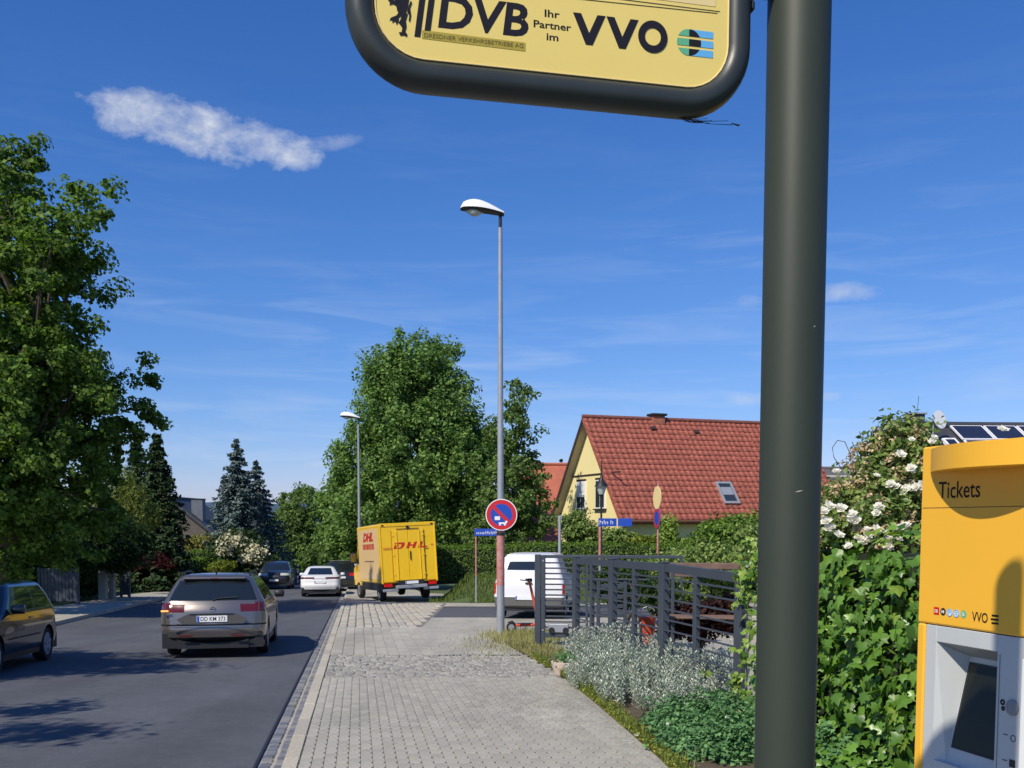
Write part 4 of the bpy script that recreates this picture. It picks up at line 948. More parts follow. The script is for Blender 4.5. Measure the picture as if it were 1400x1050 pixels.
# dark hatchback, oncoming on the left
hatch = [(.20, -1.72, 1.85, .70, .2, .25, .08), (.30, -1.86, 1.93, .78, .25, .3, .12), (.48, -1.93, 1.95, .805, .28, .4, .14), (.58, -1.93, 1.94, .81, .28, .42, .14), (.61, -1.86, 1.92, .812, .28, .42, .13), (.72, -1.845, 1.84, .81, .28, .42, .13), (.84, -1.82, 1.45, .80, .26, .4, .12),
 (.92, -1.79, 1.12, .785, .25, .36, .12), (.94, -1.78, 1.08, .775, .25, .3, .11), (1.15, -1.66, .72, .70, .22, .24, .09), (1.31, -1.53, .44, .62, .2, .2, .08), (1.36, -1.45, .32, .58, .2, .2, .07), (1.40, -1.28, .10, .46, .2, .2, .05), (1.415, -1.0, -.2, .25, .1, .1, .02)]
rl = [('rear_window', M_glass, .96, 1.30, 'r', 0, .9), ('windscreen', M_glass, .95, 1.32, 'f', 0, 1), ('windscreen', M_glass, .95, 1.32, 'fc', .4, 1), ('side_window', M_glass, .94, 1.29, 's', .04, .42), ('side_window', M_glass, .94, 1.29, 's', .445, .86),
 ('tail_light', M_tail, .72, 1.10, 'rc', .1, .9), ('headlight', M_lglass, .60, .76, 'fc', .1, 1), ('headlight', M_lglass, .60, .76, 'f', .62, 1)]
h1, _ = car('hatchback_car', 'dark green black hatchback cut off by the left edge of the view', 'car', (-8.66, 15.75, base(15.75)-.10), pi+HD, -SL, hatch, [.26, .38, .44, .53, .66, .76, .96, 1.05, 1.10, 1.22, 1.30, 1.32], rl, P_green, [-1.17, 1.28], .29)
for s in (-1, 1): mirror(h1, s*.80, .62, .96, P_green, s); handle_(h1, s*.808, -.28, .80, P_green); MB().bbox(s*.80-.01, s*.80+.014, -.75, .85, .50, .53, .005).build('side_moulding', M_dark, h1)
MB().box(.772, .80, -.395, -.375, .30, .90).build('door_gap', M_dark, h1)

# white saloon driving away
sal = [(.20, -2.15, 2.2, .78, .2, .25, .08), (.30, -2.32, 2.33, .87, .25, .3, .13), (.50, -2.40, 2.40, .905, .3, .4, .16), (.58, -2.40, 2.40, .91, .3, .4, .16), (.62, -2.37, 2.38, .912, .3, .4, .16), (.80, -2.34, 2.2, .91, .28, .4, .15), (.96, -2.28, 1.4, .89, .25, .4, .14), (.99, -2.20, 1.15, .875, .25, .3, .13),
 (1.02, -2.02, 1.05, .85, .25, .3, .12), (1.30, -1.42, .5, .68, .18, .2, .09), (1.38, -1.20, .25, .62, .18, .2, .08), (1.43, -.95, 0, .5, .15, .2, .05), (1.45, -.7, -.2, .25, .1, .1, .02)]
rs_ = [('rear_window', M_glass, 1.04, 1.35, 'r', 0, 1), ('windscreen', M_glass, 1.02, 1.36, 'f', 0, 1), ('side_window', M_glass, 1.02, 1.33, 's', .03, .45), ('side_window', M_glass, 1.02, 1.33, 's', .48, .95),
 ('tail_light', M_taildk, .84, .93, 'rc', 0, 1), ('tail_light', M_taildk, .84, .93, 'r', .42, 1), ('lower_bumper', M_dark, .2, .36, 'r', 0, 1), ('lower_bumper', M_dark, .2, .36, 'rc', 0, 1)]
zs_ = [.26, .36, .44, .70, .84, .93, 1.04, 1.16, 1.33, 1.35, 1.36]
w1, _ = car('saloon_car', 'white saloon driving away further down the right lane', 'car', (-9.32, 48.3, base(48.3)-.10), HD, SL, sal, zs_, rs_, P_white, [-1.4, 1.4], .33)
plate(w1, -2.372, .70); MB().bbox(-.35, .35, -2.352, -2.345, .868, .885, .002).build('trim_strip', M_galv, w1)
for s in (-1, 1): mirror(w1, s*.90, .75, 1.02, P_white, s); handle_(w1, s*.905, -.5, .90, P_white)
suv = [(.24, -2.1, 2.1, .80, .2, .25, .08), (.36, -2.26, 2.28, .90, .25, .3, .13), (.60, -2.32, 2.33, .93, .3, .4, .15), (.80, -2.30, 2.30, .935, .28, .4, .15), (1.00, -2.26, 2.1, .92, .25, .4, .14), (1.08, -2.22, 1.25, .90, .25, .3, .12), (1.12, -2.20, 1.15, .88, .25, .3, .12), (1.50, -1.95, .5, .72, .18, .2, .09), (1.60, -1.8, .2, .66, .18, .2, .08), (1.66, -1.5, -.1, .5, .15, .2, .05), (1.68, -1.2, -.4, .25, .1, .1, .02)]
rv = [('rear_window', M_glass, 1.12, 1.54, 'r', 0, 1), ('windscreen', M_glass, 1.12, 1.56, 'f', 0, 1), ('windscreen', M_glass, 1.12, 1.56, 'fc', .4, 1), ('side_window', M_glass, 1.12, 1.52, 's', .03, .42), ('side_window', M_glass, 1.12, 1.52, 's', .45, .95), ('tail_light', M_tail, .85, 1.0, 'rc', 0, 1), ('tail_light', M_tail, .85, 1.0, 'r', .7, 1),
 ('headlight', M_lglass, .82, .96, 'fc', 0, 1), ('headlight', M_lglass, .82, .96, 'f', .66, 1), ('grille', M_dark, .58, .96, 'f', 0, .6), ('lower_bumper', M_dark, .24, .44, 'f', 0, 1)]
zv = [.3, .44, .50, .58, .70, .82, .85, .96, 1.3, 1.52, 1.54, 1.56]
s1, _ = car('suv_car', 'dark oncoming car with pale windscreen glare beyond the estate car', 'car', (-14.3, 60.0, base(60)-.10), pi+HD, -SL, suv, zv, rv, P_black, [-1.4, 1.4], .36)
mb = MB(); ringm(mb, 0, .76, .06, .045, 0, 20); o = mb.build('emblem', M_chrome, s1); o.rotation_euler = (0, 0, pi); o.location = (0, 2.345, 0)
p_ = MB().bbox(-.26, .26, 2.335, 2.35, .48, .59, .003).build('number_plate', M_plate, s1)
for s in (-1, 1): mirror(s1, s*.92, .85, 1.15, P_black, s)
k1, _ = car('suv_car', 'black car with a light roof parked ahead of the white saloon', 'car', (-9.85, 57.0, base(57)-.10), HD, SL, suv, zv, rv, P_black, [-1.4, 1.4], .36)
plate(k1, -2.33, .76)
for s in (-1, 1): mirror(k1, s*.92, .85, 1.15, P_black, s); MB().tube([(s*.60, -1.5, 1.65), (s*.6, -1.3, 1.71), (s*.6, .0, 1.71), (s*.6, .15, 1.64)], .02, 6).build('roof_rail', M_galv, k1)
MB().bbox(-.55, .55, -1.5, -.2, 1.682, 1.70, .01).build('roof_panel', M_galv, k1)
k2, _ = car('hatchback_car', 'small white hatchback parked on the kerb beyond the yellow van', 'car', (-11.2, 70.0, base(70)-.04), HD, SL, hatch, [.26, .38, .44, .53, .66, .76, .96, 1.05, 1.10, 1.22, 1.30, 1.32], rl, P_white, [-1.17, 1.28], .29)
plate(k2, -1.875, .68)

# white van behind the gate: tall sloping tailgate with a narrow dark window
van = [(.25, -2.0, 2.2, .86, .1, .25, .03), (.38, -2.22, 2.3, .96, .12, .3, .05), (.60, -2.24, 2.32, .985, .12, .4, .05), (.64, -2.17, 2.3, .985, .12, .4, .05), (.95, -2.15, 2.1, .98, .12, .4, .05), (1.10, -2.10, 1.7, .945, .12, .3, .05), (1.42, -2.02, 1.15, .85, .12, .3, .05), (1.68, -1.92, .7, .76, .12, .3, .05), (1.79, -1.84, .4, .68, .12, .2, .04), (1.84, -1.6, .1, .5, .1, .1, .02)]
rn = [('rear_window', M_glass, 1.36, 1.60, 'rL', 0, .9), ('rear_window', M_glass, 1.36, 1.60, 'rR', 0, .3), ('side_window', M_glass, 1.22, 1.66, 's', .5, .78), ('side_window', M_glass, 1.22, 1.66, 's', .8, .97), ('windscreen', M_glass, 1.2, 1.7, 'f', 0, 1), ('bumper_trim', P_bump, .25, .62, 'r', 0, 1), ('bumper_trim', P_bump, .25, .62, 'rc', 0, 1), ('tail_light', M_tail, .70, 1.0, 'rc', .3, 1)]
pv = at(727, 845, 27.2)
v1, _ = car('white_van', 'white van parked behind the steel gate with a narrow dark rear window', 'van', (pv.x+.25, 29.3, base(28.6)-.0), -radians(9), SL*.6, van, [.31, .45, .52, .62, .70, .80, 1.0, 1.22, 1.33, 1.36, 1.60, 1.66, 1.70], rn, P_van, [-1.45, 1.45], .33)
plate(v1, -2.245, .60, None, x0=-.1)
for s in (-1, 1): mirror(v1, s*.97, 1.25, 1.25, M_dark, s)
MB().bbox(-.10, .10, -2.185, -2.165, .98, 1.03, .008).build('tailgate_handle', M_dark, v1)

# ---------------------------------------------------------------- yellow delivery van
dv = thing('delivery_van', 'yellow box van with red DHL lettering parked half on the pavement', 'van', (-3.88, 38.0, base(38)-.05+.12), radians(20.6), rx=SL, ry=-radians(2.6))
bxx = MB(); bxx.bbox(-1.1, 1.1, 0, 4.15, .72, 3.0, .05); body_ = bxx.build('box_body', M_dhl, dv, 30)
MB().bbox(-1.107, -1.1005, .25, 3.95, .86, 2.86, .002).build('side_panel', M_dhl2, dv)
fr_ = MB(); 
for x in (-1.11, 1.05): fr_.bbox(x, x+.06, -.02, .05, .70, 3.01, .01)
fr_.bbox(-1.05, 1.05, -.02, .05, 2.88, 3.01, .01); fr_.build('rear_frame', M_dhl, dv, 30)
for x0, x1, n_ in ((-.62, -.005, 'a'), (.005, .62, 'b')):
    d_ = MB().bbox(x0, x1, -.045, -.01, .80, 2.72, .012).build('rear_door', M_dhl, dv, 30)
    xm = x0+.17 if n_ == 'a' else x1-.17
    MB().tube([(xm, -.06, .82), (xm, -.06, 2.70)], .014, 6).build('door_bar', M_dhl, d_, 40)
    for z in (1.0, 1.75, 2.5): MB().bbox((x0 if n_ == 'a' else x1-.05)-.02, (x0 if n_ == 'a' else x1-.05)+.07, -.062, -.046, z, z+.05, .006).build('hinge', M_dhl, d_)
MB().box(-.005, .005, -.012, -.004, .80, 2.72).build('door_gap', M_brownd, dv); MB().bbox(.035, .075, -.085, -.047, 1.58, 1.92, .01).build('door_handle', M_dark, dv, 30)
for x in (-.66, .64): MB().box(x, x+.012, -.024, -.0205, .80, 2.74).build('door_gap', M_brownd, dv)
MB().bbox(-.45, .45, -.06, -.02, 2.76, 2.79, .006).build('rain_gutter', M_brownd, dv); MB().bbox(-.05, .05, -.07, -.02, 2.79, 2.90, .012).build('camera_housing', M_dark, dv)
for x in (-1.02, .92): MB().bbox(x, x+.10, -.03, -.018, 2.90, 2.96, .004).build('marker_light', M_taildk, dv)
# lettering on the doors, sheared and stretched, with the thin lines at both sides
lt_ = MB(); Z0 = 2.02; HH = .24
def shr(pts, x): return [(x+px+(pz)*.42, Z0+pz) for px, pz in pts]
yD = -.0475
def slab(pts, x): lt_.prism(shr(pts, x), yD-.003, yD)
slab([(.0, .10), (.17, .10), (.17, .145), (-.01, .145)], -.60) ; slab([(0, 0), (.30, 0), (.36, .05), (.10, .05), (.10, .10), (0, .10)], -.60)
slab([(.0, .175), (.32, .175), (.40, .20), (.38, .24), (.0, .24)], -.62); slab([(.26, .05), (.36, .05), (.40, .12), (.38, .178), (.27, .178)], -.60)
slab([(0, 0), (.11, 0), (.11, .24), (0, .24)], -.10); slab([(.24, 0), (.35, 0), (.35, .24), (.24, .24)], -.10); slab([(.11, .095), (.24, .095), (.24, .145), (.11, .145)], -.10)
slab([(0, 0), (.36, 0), (.36, .06), (.12, .06), (.12, .24), (0, .24)], .37)
lt_.build('lettering', M_dred, dv)
ln = MB(); ln.box(-1.0, -.66, yD+.022, yD+.026, 2.03, 2.05); ln.box(.88, 1.02, yD+.022, yD+.026, 2.12, 2.14); ln.box(-1.0, -.66, yD+.022, yD+.026, 2.07, 2.08); ln.build('red_line', M_dred, dv)
# left side: lettering blocks
sd = MB(); Ms = Matrix.Translation((-1.1085, 0, 0)) @ Matrix.Rotation(-pi/2, 4, 'Z')
tx = text_mb('DHL', -3.0, 2.36, 1.9, .36, -.001, .06, .35); MB().add(tx.v, tx.f, Ms).build('lettering', M_dred, dv)
rr_ = random.Random(3); q = MB(); xx = -3.1
while xx < -1.0:
    w = rr_.uniform(.12, .3); q.add([(xx, -.001, 2.05), (xx+w, -.001, 2.05), (xx+w, -.001, 2.27), (xx, -.001, 2.27)], [(0, 1, 2, 3)], Ms); xx += w+.07
q.build('lettering', M_dred, dv); q = MB(); xx = -2.9
while xx < -1.2:
    w = rr_.uniform(.06, .18); q.add([(xx, -.001, 1.55), (xx+w, -.001, 1.55), (xx+w, -.001, 1.60), (xx, -.001, 1.60)], [(0, 1, 2, 3)], Ms); xx += w+.03
q.build('lettering', M_wood, dv)
# chassis, bumper, lights, cab
MB().bbox(-.95, .95, .1, 4.1, .48, .715, .02).build('chassis', M_dark, dv, 30); MB().bbox(-1.05, -.97, .3, 4.0, .42, .70, .01).build('side_guard', M_dark, dv, 30); MB().bbox(.97, 1.05, .3, 4.0, .42, .70, .01).build('side_guard', M_dark, dv, 30)
MB().bbox(-.58, .62, -.22, .05, .50, .62, .015).build('rear_step', M_galv, dv, 30); MB().bbox(-.5, .55, -.05, .0, .62, .78, .01).build('step_riser', M_dark, dv); plate(dv, -.056, .71, None, x0=.05)
for s in (-1, 1):
    MB().bbox(s*.88-.16, s*.88+.16, -.06, .02, .58, .69, .012).build('tail_light', M_tail, dv, 30)
    MB().bbox(s*.80-.3, s*.80+.3, -.12, .0, .40, .50, .012).build('bumper_corner', M_galv, dv, 30)
for wy in (1.15, 5.05):
    for s in (-1, 1):
        o, Mw = wheel(dv, s*.88, wy, .35, .35, .24, 'X'); MB().lathe([(.2, -.07), (.22, .10), (.15, .11), (.06, .05)], 18, Matrix.Translation((s*.88, wy, .35)) @ Matrix.Rotation(s*pi/2, 4, 'Y')).build('rim', M_galv, o, 40)
prof = [(4.18, .55), (6.0, .55), (6.02, 1.05), (5.9, 1.28), (5.35, 1.45), (4.85, 2.25), (4.65, 2.42), (4.18, 2.46)]
cb = MB(); cb.prism(prof, -.96, .96, Matrix.Rotation(pi/2, 4, 'Z')); cab = cb.build('cab', M_dhl, dv, 30)
for s in (-1, 1):
    xs = s*.966; mbw = MB(); vs = [(xs, 4.35, 1.42), (xs, 5.20, 1.42), (xs, 4.80, 2.12), (xs, 4.35, 2.18)]; mbw.add(vs, [(0, 1, 2, 3)]); mbw.build('side_window', M_glass, dv)
    MB().bbox(min(s*1.0, s*1.28), max(s*1.0, s*1.28), 5.05, 5.15, 1.50, 1.95, .03).build('mirror', M_dark, dv, 30); MB().bbox(min(s*1.03, s*1.25), max(s*1.03, s*1.25), 5.04, 5.049, 1.56, 1.9, .004).build('mirror_glass', M_chrome, dv)
MB().bbox(-1.0, 1.0, 5.95, 6.08, .42, .80, .03).build('front_bumper', M_dark, dv, 30)

# ---------------------------------------------------------------- yellow house with tiled roof
def tiles(name, U, V, H, nu, nv, m, parent, amp=.028, step=.03, seg=6):
    # wavy roof tiles laid in overlapping courses; U along the eave, V up the slope (full vectors), H outward normal
    U = np.array(U); V = np.array(V); H = np.array(H); Vs = []; Fs = []; o = 0; k = nu*seg
    xs = np.arange(k+1)/k; ph = (np.arange(k+1) % seg)/seg; wav = np.where(ph < .55, np.sin(ph/.55*pi), -.35*np.sin((ph-.55)/.45*pi))*amp
    for r in range(nv):
        a, b = r/nv, (r+1.06)/nv; j = RS.normal(size=nu+1)*.004; jj = np.repeat(j, seg)[:k+1]; jj = np.append(jj, [0]*(k+1-len(jj)))
        lo = xs[:, None]*U+V*a+H*(wav+step+.01+jj)[:, None]; lf = xs[:, None]*U+V*a+H*(wav-.01)[:, None]; hi = xs[:, None]*U+V*min(b, 1.0)+H*(wav+.008+jj)[:, None]
        Vs += [lf, lo, hi]; i = np.arange(k)
        for q in (0, 1): Fs.append(np.stack([o+q*(k+1)+i, o+q*(k+1)+i+1, o+(q+1)*(k+1)+i+1, o+(q+1)*(k+1)+i], 1))
        o += 3*(k+1)
    me = np_mesh(name, np.concatenate(Vs), np.concatenate(Fs), m); ob = link(name, me, parent); return tag(ob, kind='stuff')
def quad(name, pts, m, par): return MB().add(pts, [tuple(range(len(pts)))]).build(name, m, par)
A_ = at(849, 711.5, 45.0); A_.z = EYE
hs = thing('yellow_house', 'yellow gabled house with a bright red tiled roof and skylight', 'house', (A_.x, A_.y, A_.z), atan2(.336, .942))
Wd = 8.6; RZ = 5.05; UL = 12.6; zg = -3.2
wallm = M_wall; ov = .55
w_ = MB(); w_.add([(.40, ov, zg), (.40, Wd-ov, zg), (.40, Wd-ov, .45), (.40, Wd/2, RZ-.12), (.40, ov, .45), (UL-.4, ov, zg), (UL-.4, Wd-ov, zg), (UL-.4, Wd-ov, .45), (UL-.4, Wd/2, RZ-.12), (UL-.4, ov, .45)],
 [(0, 4, 3, 2, 1), (5, 6, 7, 8, 9), (0, 5, 9, 4), (1, 2, 7, 6)]); w_.build('wall', wallm, hs)
sl = sqrt((Wd/2)**2+RZ**2); hn = (0, -RZ/sl, (Wd/2)/sl)
tiles('roof_tiles', (UL, 0, 0), (0, Wd/2, RZ), hn, 42, 19, M_tile, hs)
rb_ = MB(); t_ = .16
for (ya, yb2) in ((0, Wd/2), (Wd, Wd/2)):
    rb_.add([(0, ya, -.02), (UL, ya, -.02), (UL, yb2, RZ-.02), (0, yb2, RZ-.02), (0, ya, -.02-t_), (UL, ya, -.02-t_), (UL, yb2, RZ-.02-t_), (0, yb2, RZ-.02-t_)], [(0, 1, 2, 3), (7, 6, 5, 4), (0, 4, 5, 1), (3, 2, 6, 7), (0, 3, 7, 4), (1, 5, 6, 2)])
rb_.build('roof', M_tile, hs)
MB().tube([(-.05, Wd/2, RZ+.03), (UL+.05, Wd/2, RZ+.03)], .11, 10).build('ridge_tiles', mat('ridge_tile', (.20, .07, .05), .7, nscale=4), hs, 40)
for (ya, nm) in ((0, 'a'), (Wd, 'b')):
    s = 1 if ya == 0 else -1; vs = []
    v0 = Vector((0, ya, 0)); v1_ = Vector((0, Wd/2, RZ))
    MB().add([(-.05, ya-s*.02, .03), (-.05, Wd/2, RZ+.05), (-.05, Wd/2, RZ-.22), (-.05, ya-s*.02, -.26), (-.01, ya-s*.02, .03), (-.01, Wd/2, RZ+.05), (-.01, Wd/2, RZ-.22), (-.01, ya-s*.02, -.26)], [(0, 1, 2, 3), (7, 6, 5, 4), (0, 4, 5, 1), (1, 5, 6, 2), (2, 6, 7, 3), (3, 7, 4, 0)]).build('verge_board', M_brownd if ya else M_tile, hs)
    quad('soffit', [(0, ya+s*.0, -.20), (.40, ya, -.20), (.40, Wd/2, RZ-.20), (0, Wd/2, RZ-.20)], M_fascia, hs)
quad('soffit', [(0, .02, -.19), (UL, .02, -.19), (UL, ov, -.19), (0, ov, -.19)], M_fascia, hs)
MB().tube([(0, -.08, -.06), (UL, -.08, -.06)], .07, 8).build('gutter_pipe', mat('gutter_copper', (.22, .10, .06), .5, metal=.4), hs, 40)
cu = 4.05; ch = MB(); ch.bbox(cu-.33, cu+.33, Wd/2-.25, Wd/2+.25, RZ-.4, RZ+.20, .01).build('chimney', mat('chimney_brick', (.36, .13, .08), .8, nscale=5), hs, 30)
MB().bbox(cu-.42, cu+.42, Wd/2-.34, Wd/2+.34, RZ+.19, RZ+.30, .02).build('chimney_cap', M_dark, hs, 30)
# gable windows with frames, sills and shutter boxes
def gwin(y, z0, z1, w, blind):
    f = MB().bbox(.34, .42, y-w/2, y+w/2, z0, z1, .008).build('window', M_wwhite, hs, 30)
    zb_ = z1-(z1-z0)*blind
    for a, b in ((y-w/2+.08, y-.03), (y+.03, y+w/2-.08)): MB().box(.325, .339, a, b, z0+.08, zb_-.06).build('pane', M_hglass, f)
    if blind: MB().bbox(.32, .339, y-w/2+.03, y+w/2-.03, zb_, z1-.04, .004).build('shutter', M_wwhite, f)
    MB().bbox(.27, .41, y-w/2-.12, y+w/2+.12, z0-.07, z0-.002, .008).build('sill', M_brownd, f, 30); MB().bbox(.33, .40, y-w/2, y+w/2, z1+.0, z1+.10, .008).build('lintel', M_brownd, f)
gwin(5.35, .55, 1.95, 1.1, .52); gwin(3.05, .55, 1.95, 1.1, .0)
MB().bbox(.36, .41, .9, Wd-.95, 2.20, 2.27, .008).build('ledge', M_brownd, hs)
# skylight lying on the tiles
def onroof(u, v, off): p = Vector((u, v, v*RZ/(Wd/2)))+Vector(hn)*off; return p
def roofbox(u0, u1, v0, v1, o0, o1):
    mb = MB(); vs = [tuple(onroof(u, v, o)) for o in (o0, o1) for v in (v0, v1) for u in (u0, u1)]
    return mb.add(vs, [(0, 2, 3, 1), (4, 5, 7, 6), (0, 1, 5, 4), (2, 6, 7, 3), (0, 4, 6, 2), (1, 3, 7, 5)])
sk = MB(); u0, u1, v0, v1 = 5.75, 6.62, .62, 1.52
for a in ((u0, u0+.10, v0, v1), (u1-.10, u1, v0, v1), (u0+.10, u1-.10, v0, v0+.08), (u0+.10, u1-.10, v1-.08, v1)): sk.add(*(lambda q: (q.v, q.f))(roofbox(*a, 0, .14)))
sky_ = sk.build('skylight', M_zinc, hs); roofbox(u0+.10, u1-.10, v0+.08, v1-.08, 0, .10).build('pane', M_hglass, sky_); roofbox(u0+.14, u1-.14, v0+.36, v0+.68, .11, .115).build('blind', M_zinc, sky_)
for u, v in ((6.0, 3.75), (3.6, 3.85)): roofbox(u-.12, u+.12, v-.06, v+.06, .03, .14).build('vent_tile', M_brownd, hs)
MB().bbox(4.2, 5.3, ov-.03, ov-.005, -2.6, -1.2, .01).build('shutter', M_brownd, hs)

def simple_house(name, label, loc, rz, L_, Wd, eave, rise, roofm, wallm, ground, ov=.5, chim=None, nu=30, nv=14, tile=True):
    t = thing(name, label, 'house', loc, rz); w = MB()
    w.add([(.3, ov, ground), (.3, Wd-ov, ground), (.3, Wd-ov, eave+.2), (.3, Wd/2, eave+rise-.1), (.3, ov, eave+.2), (L_-.3, ov, ground), (L_-.3, Wd-ov, ground), (L_-.3, Wd-ov, eave+.2), (L_-.3, Wd/2, eave+rise-.1), (L_-.3, ov, eave+.2)], [(0, 4, 3, 2, 1), (5, 6, 7, 8, 9), (0, 5, 9, 4), (1, 2, 7, 6)]); w.build('wall', wallm, t)
    r = MB()
    for ya in (0, Wd): r.add([(0, ya, eave-.02), (L_, ya, eave-.02), (L_, Wd/2, eave+rise-.02), (0, Wd/2, eave+rise-.02), (0, ya, eave-.2), (L_, ya, eave-.2), (L_, Wd/2, eave+rise-.2), (0, Wd/2, eave+rise-.2)], [(0, 1, 2, 3), (7, 6, 5, 4), (0, 4, 5, 1), (3, 2, 6, 7), (0, 3, 7, 4), (1, 5, 6, 2)])
    r.build('roof', roofm, t); s_ = sqrt((Wd/2)**2+rise**2)
    if tile: tiles('roof_tiles', (L_, 0, 0), (0, Wd/2, rise), (0, -rise/s_, Wd/2/s_), nu, nv, roofm, t, seg=4); tag(t.children[-1], kind='stuff')
    for ya, s in ((0, 1), (Wd, -1)): MB().add([(-.04, ya, eave+.02), (-.04, Wd/2, eave+rise+.03), (-.04, Wd/2, eave+rise-.25), (-.04, ya, eave-.25), (0, ya, eave+.02), (0, Wd/2, eave+rise+.03), (0, Wd/2, eave+rise-.25), (0, ya, eave-.25)], [(0, 1, 2, 3), (7, 6, 5, 4), (0, 4, 5, 1), (1, 5, 6, 2), (2, 6, 7, 3), (3, 7, 4, 0)]).build('verge_board', M_wwhite if roofm != M_dtile else M_dtile, t)
    MB().tube([(0, Wd/2, eave+rise+.03), (L_, Wd/2, eave+rise+.03)], .1, 8).build('ridge_tiles', roofm, t, 40)
    if chim:
        u, w2, h2, cm2 = chim; MB().bbox(u-w2/2, u+w2/2, Wd/2-w2/2, Wd/2+w2/2, eave+rise-1.0, eave+rise+h2, .02).build('chimney', cm2, t, 30); MB().bbox(u-w2/2-.06, u+w2/2+.06, Wd/2-w2/2-.06, Wd/2+w2/2+.06, eave+rise+h2, eave+rise+h2+.08, .01).build('chimney_cap', M_dark, t)
    return t
def win(t, x0, x1, z0, z1, y): f = MB().bbox(x0, x1, y-.05, y+.03, z0, z1, .01).build('window', M_wwhite, t, 30); MB().box(x0+.1, (x0+x1)/2-.04, y-.065, y-.051, z0+.1, z1-.1).build('pane', M_hglass, f); MB().box((x0+x1)/2+.04, x1-.1, y-.065, y-.051, z0+.1, z1-.1).build('pane', M_hglass, f)
q0 = at(712, 740, 61)
h2 = simple_house('red_roof_house', 'house with a plain orange red roof half hidden behind the big tree', (q0.x, 61, 0), radians(2), 10, 9, q0.z, 4.95, M_tile2, M_hwall, -3, nu=28, nv=12); win(h2, 2, 3.4, -1.6, -.4, .5)
q1 = at(1120, 655, 72)
h3 = simple_house('grey_roof_house', 'house with a low dull grey roof showing right of the mast', (q1.x-1, 72, 0), radians(4), 10, 8, q1.z+.1, .9, mat('grey_tile', (.12, .115, .115), .7, nscale=2), M_hwall, -3, tile=False); win(h3, 3, 4.4, -1, .3, .5)
# dark roofed house with solar panels, right
q2 = at(1222, 640, 27.5)
h4 = simple_house('solar_roof_house', 'dark roofed house with white framed solar panels and a satellite dish', (q2.x+1.6, 27.3, 0), radians(4), 11, 6.6, q2.z-.55, 3.02+EYE-1.65-q2.z+1.65+.42, M_dtile, M_hwall, -1.2, nu=34, nv=14)
ev = q2.z-.55; rs4 = 3.02+EYE-1.65-q2.z+1.65+.42
sl4 = sqrt(3.3**2+rs4**2); hn4 = Vector((0, -rs4/sl4, 3.3/sl4))
def r4(u0, u1, v0, v1, o0, o1, name, m, par=h4):
    mb = MB(); vs = [tuple(Vector((u, v, ev+v*rs4/3.3))+hn4*o) for o in (o0, o1) for v in (v0, v1) for u in (u0, u1)]
    return mb.add(vs, [(0, 2, 3, 1), (4, 5, 7, 6), (0, 1, 5, 4), (2, 6, 7, 3), (0, 4, 6, 2), (1, 3, 7, 5)]).build(name, m, par)
for k in range(6):
    for j in range(2):
        u = 1.45+k*1.05; v = 1.55+j*.82; f = r4(u, u+1.0, v, v+.78, .06, .11, 'solar_panel', M_wwhite); r4(u+.045, u+.955, v+.035, v+.745, .111, .115, 'solar_glass', M_solar, f)
r4(.80, 1.22, 1.9, 2.4, .03, .12, 'skylight', M_wwhite); r4(.87, 1.15, 1.98, 2.32, .121, .125, 'skylight_glass', M_solar)
def on4(u, v, o=0): return Vector((u, v, ev+v*rs4/3.3))+hn4*o
c = on4(.40, 3.3); MB().bbox(c.x-.21, c.x+.21, c.y-.3, c.y+.2, c.z-.5, c.z+.32, .01).build('chimney', M_dtile, h4, 30); MB().bbox(c.x-.26, c.x+.26, c.y-.35, c.y+.25, c.z+.32, c.z+.37, .01).build('chimney_cap', M_galv, h4)
MB().tube([(c.x+.1, c.y, c.z+.37), (c.x+.14, c.y, c.z+.9)], .008, 5).build('lightning_rod', M_dark, h4)
c = on4(.62, 2.5); dsh = MB(); dsh.lathe([(.01, 0), (.12, .012), (.22, .045), (.28, .085)], 22, Matrix.Translation(c+Vector((0, -.25, .55))) @ Matrix.Rotation(radians(75), 4, 'X') @ Matrix.Rotation(radians(25), 4, 'Y')); dsh.build('satellite_dish', M_lwhite, h4, 60)
MB().tube([c, c+Vector((0, 0, .7))], .02, 6).build('dish_mast', M_galv, h4); MB().tube([c+Vector((0, -.25, .4)), c+Vector((.15, -.6, .5))], .01, 5).build('dish_arm', M_galv, h4)
# dark roofed house far left, its gable turned to the road
q3 = at(289, 726, 82)
M_dwall = mat('dark_boarding', (.10, .085, .075), .8, nscale=3)
h5 = simple_house('dark_roof_house', 'far house with a steep dark roof and a grey chimney between the conifers', (q3.x, 82, 0), radians(92), 9, 6.8, q3.z, 2.75, M_dtile, M_dwall, -6, tile=False)
MB().bbox(1.2, 2.1, 1.0, 1.95, q3.z+.6, EYE+1.72, .02).build('chimney', mat('chimney_slate', (.11, .13, .16), .7, nscale=3, namt=.2), h5, 30); MB().bbox(1.15, 2.15, .95, 2.0, EYE+1.72, EYE+1.80, .01).build('chimney_cap', M_dark, h5)
f5 = MB().bbox(.22, .32, 2.9, 4.0, q3.z-.9, q3.z+.3, .01).build('window', M_wwhite, h5, 30); MB().box(.2, .218, 3.0, 3.9, q3.z-.8, q3.z+.2).build('pane', M_hglass, f5)

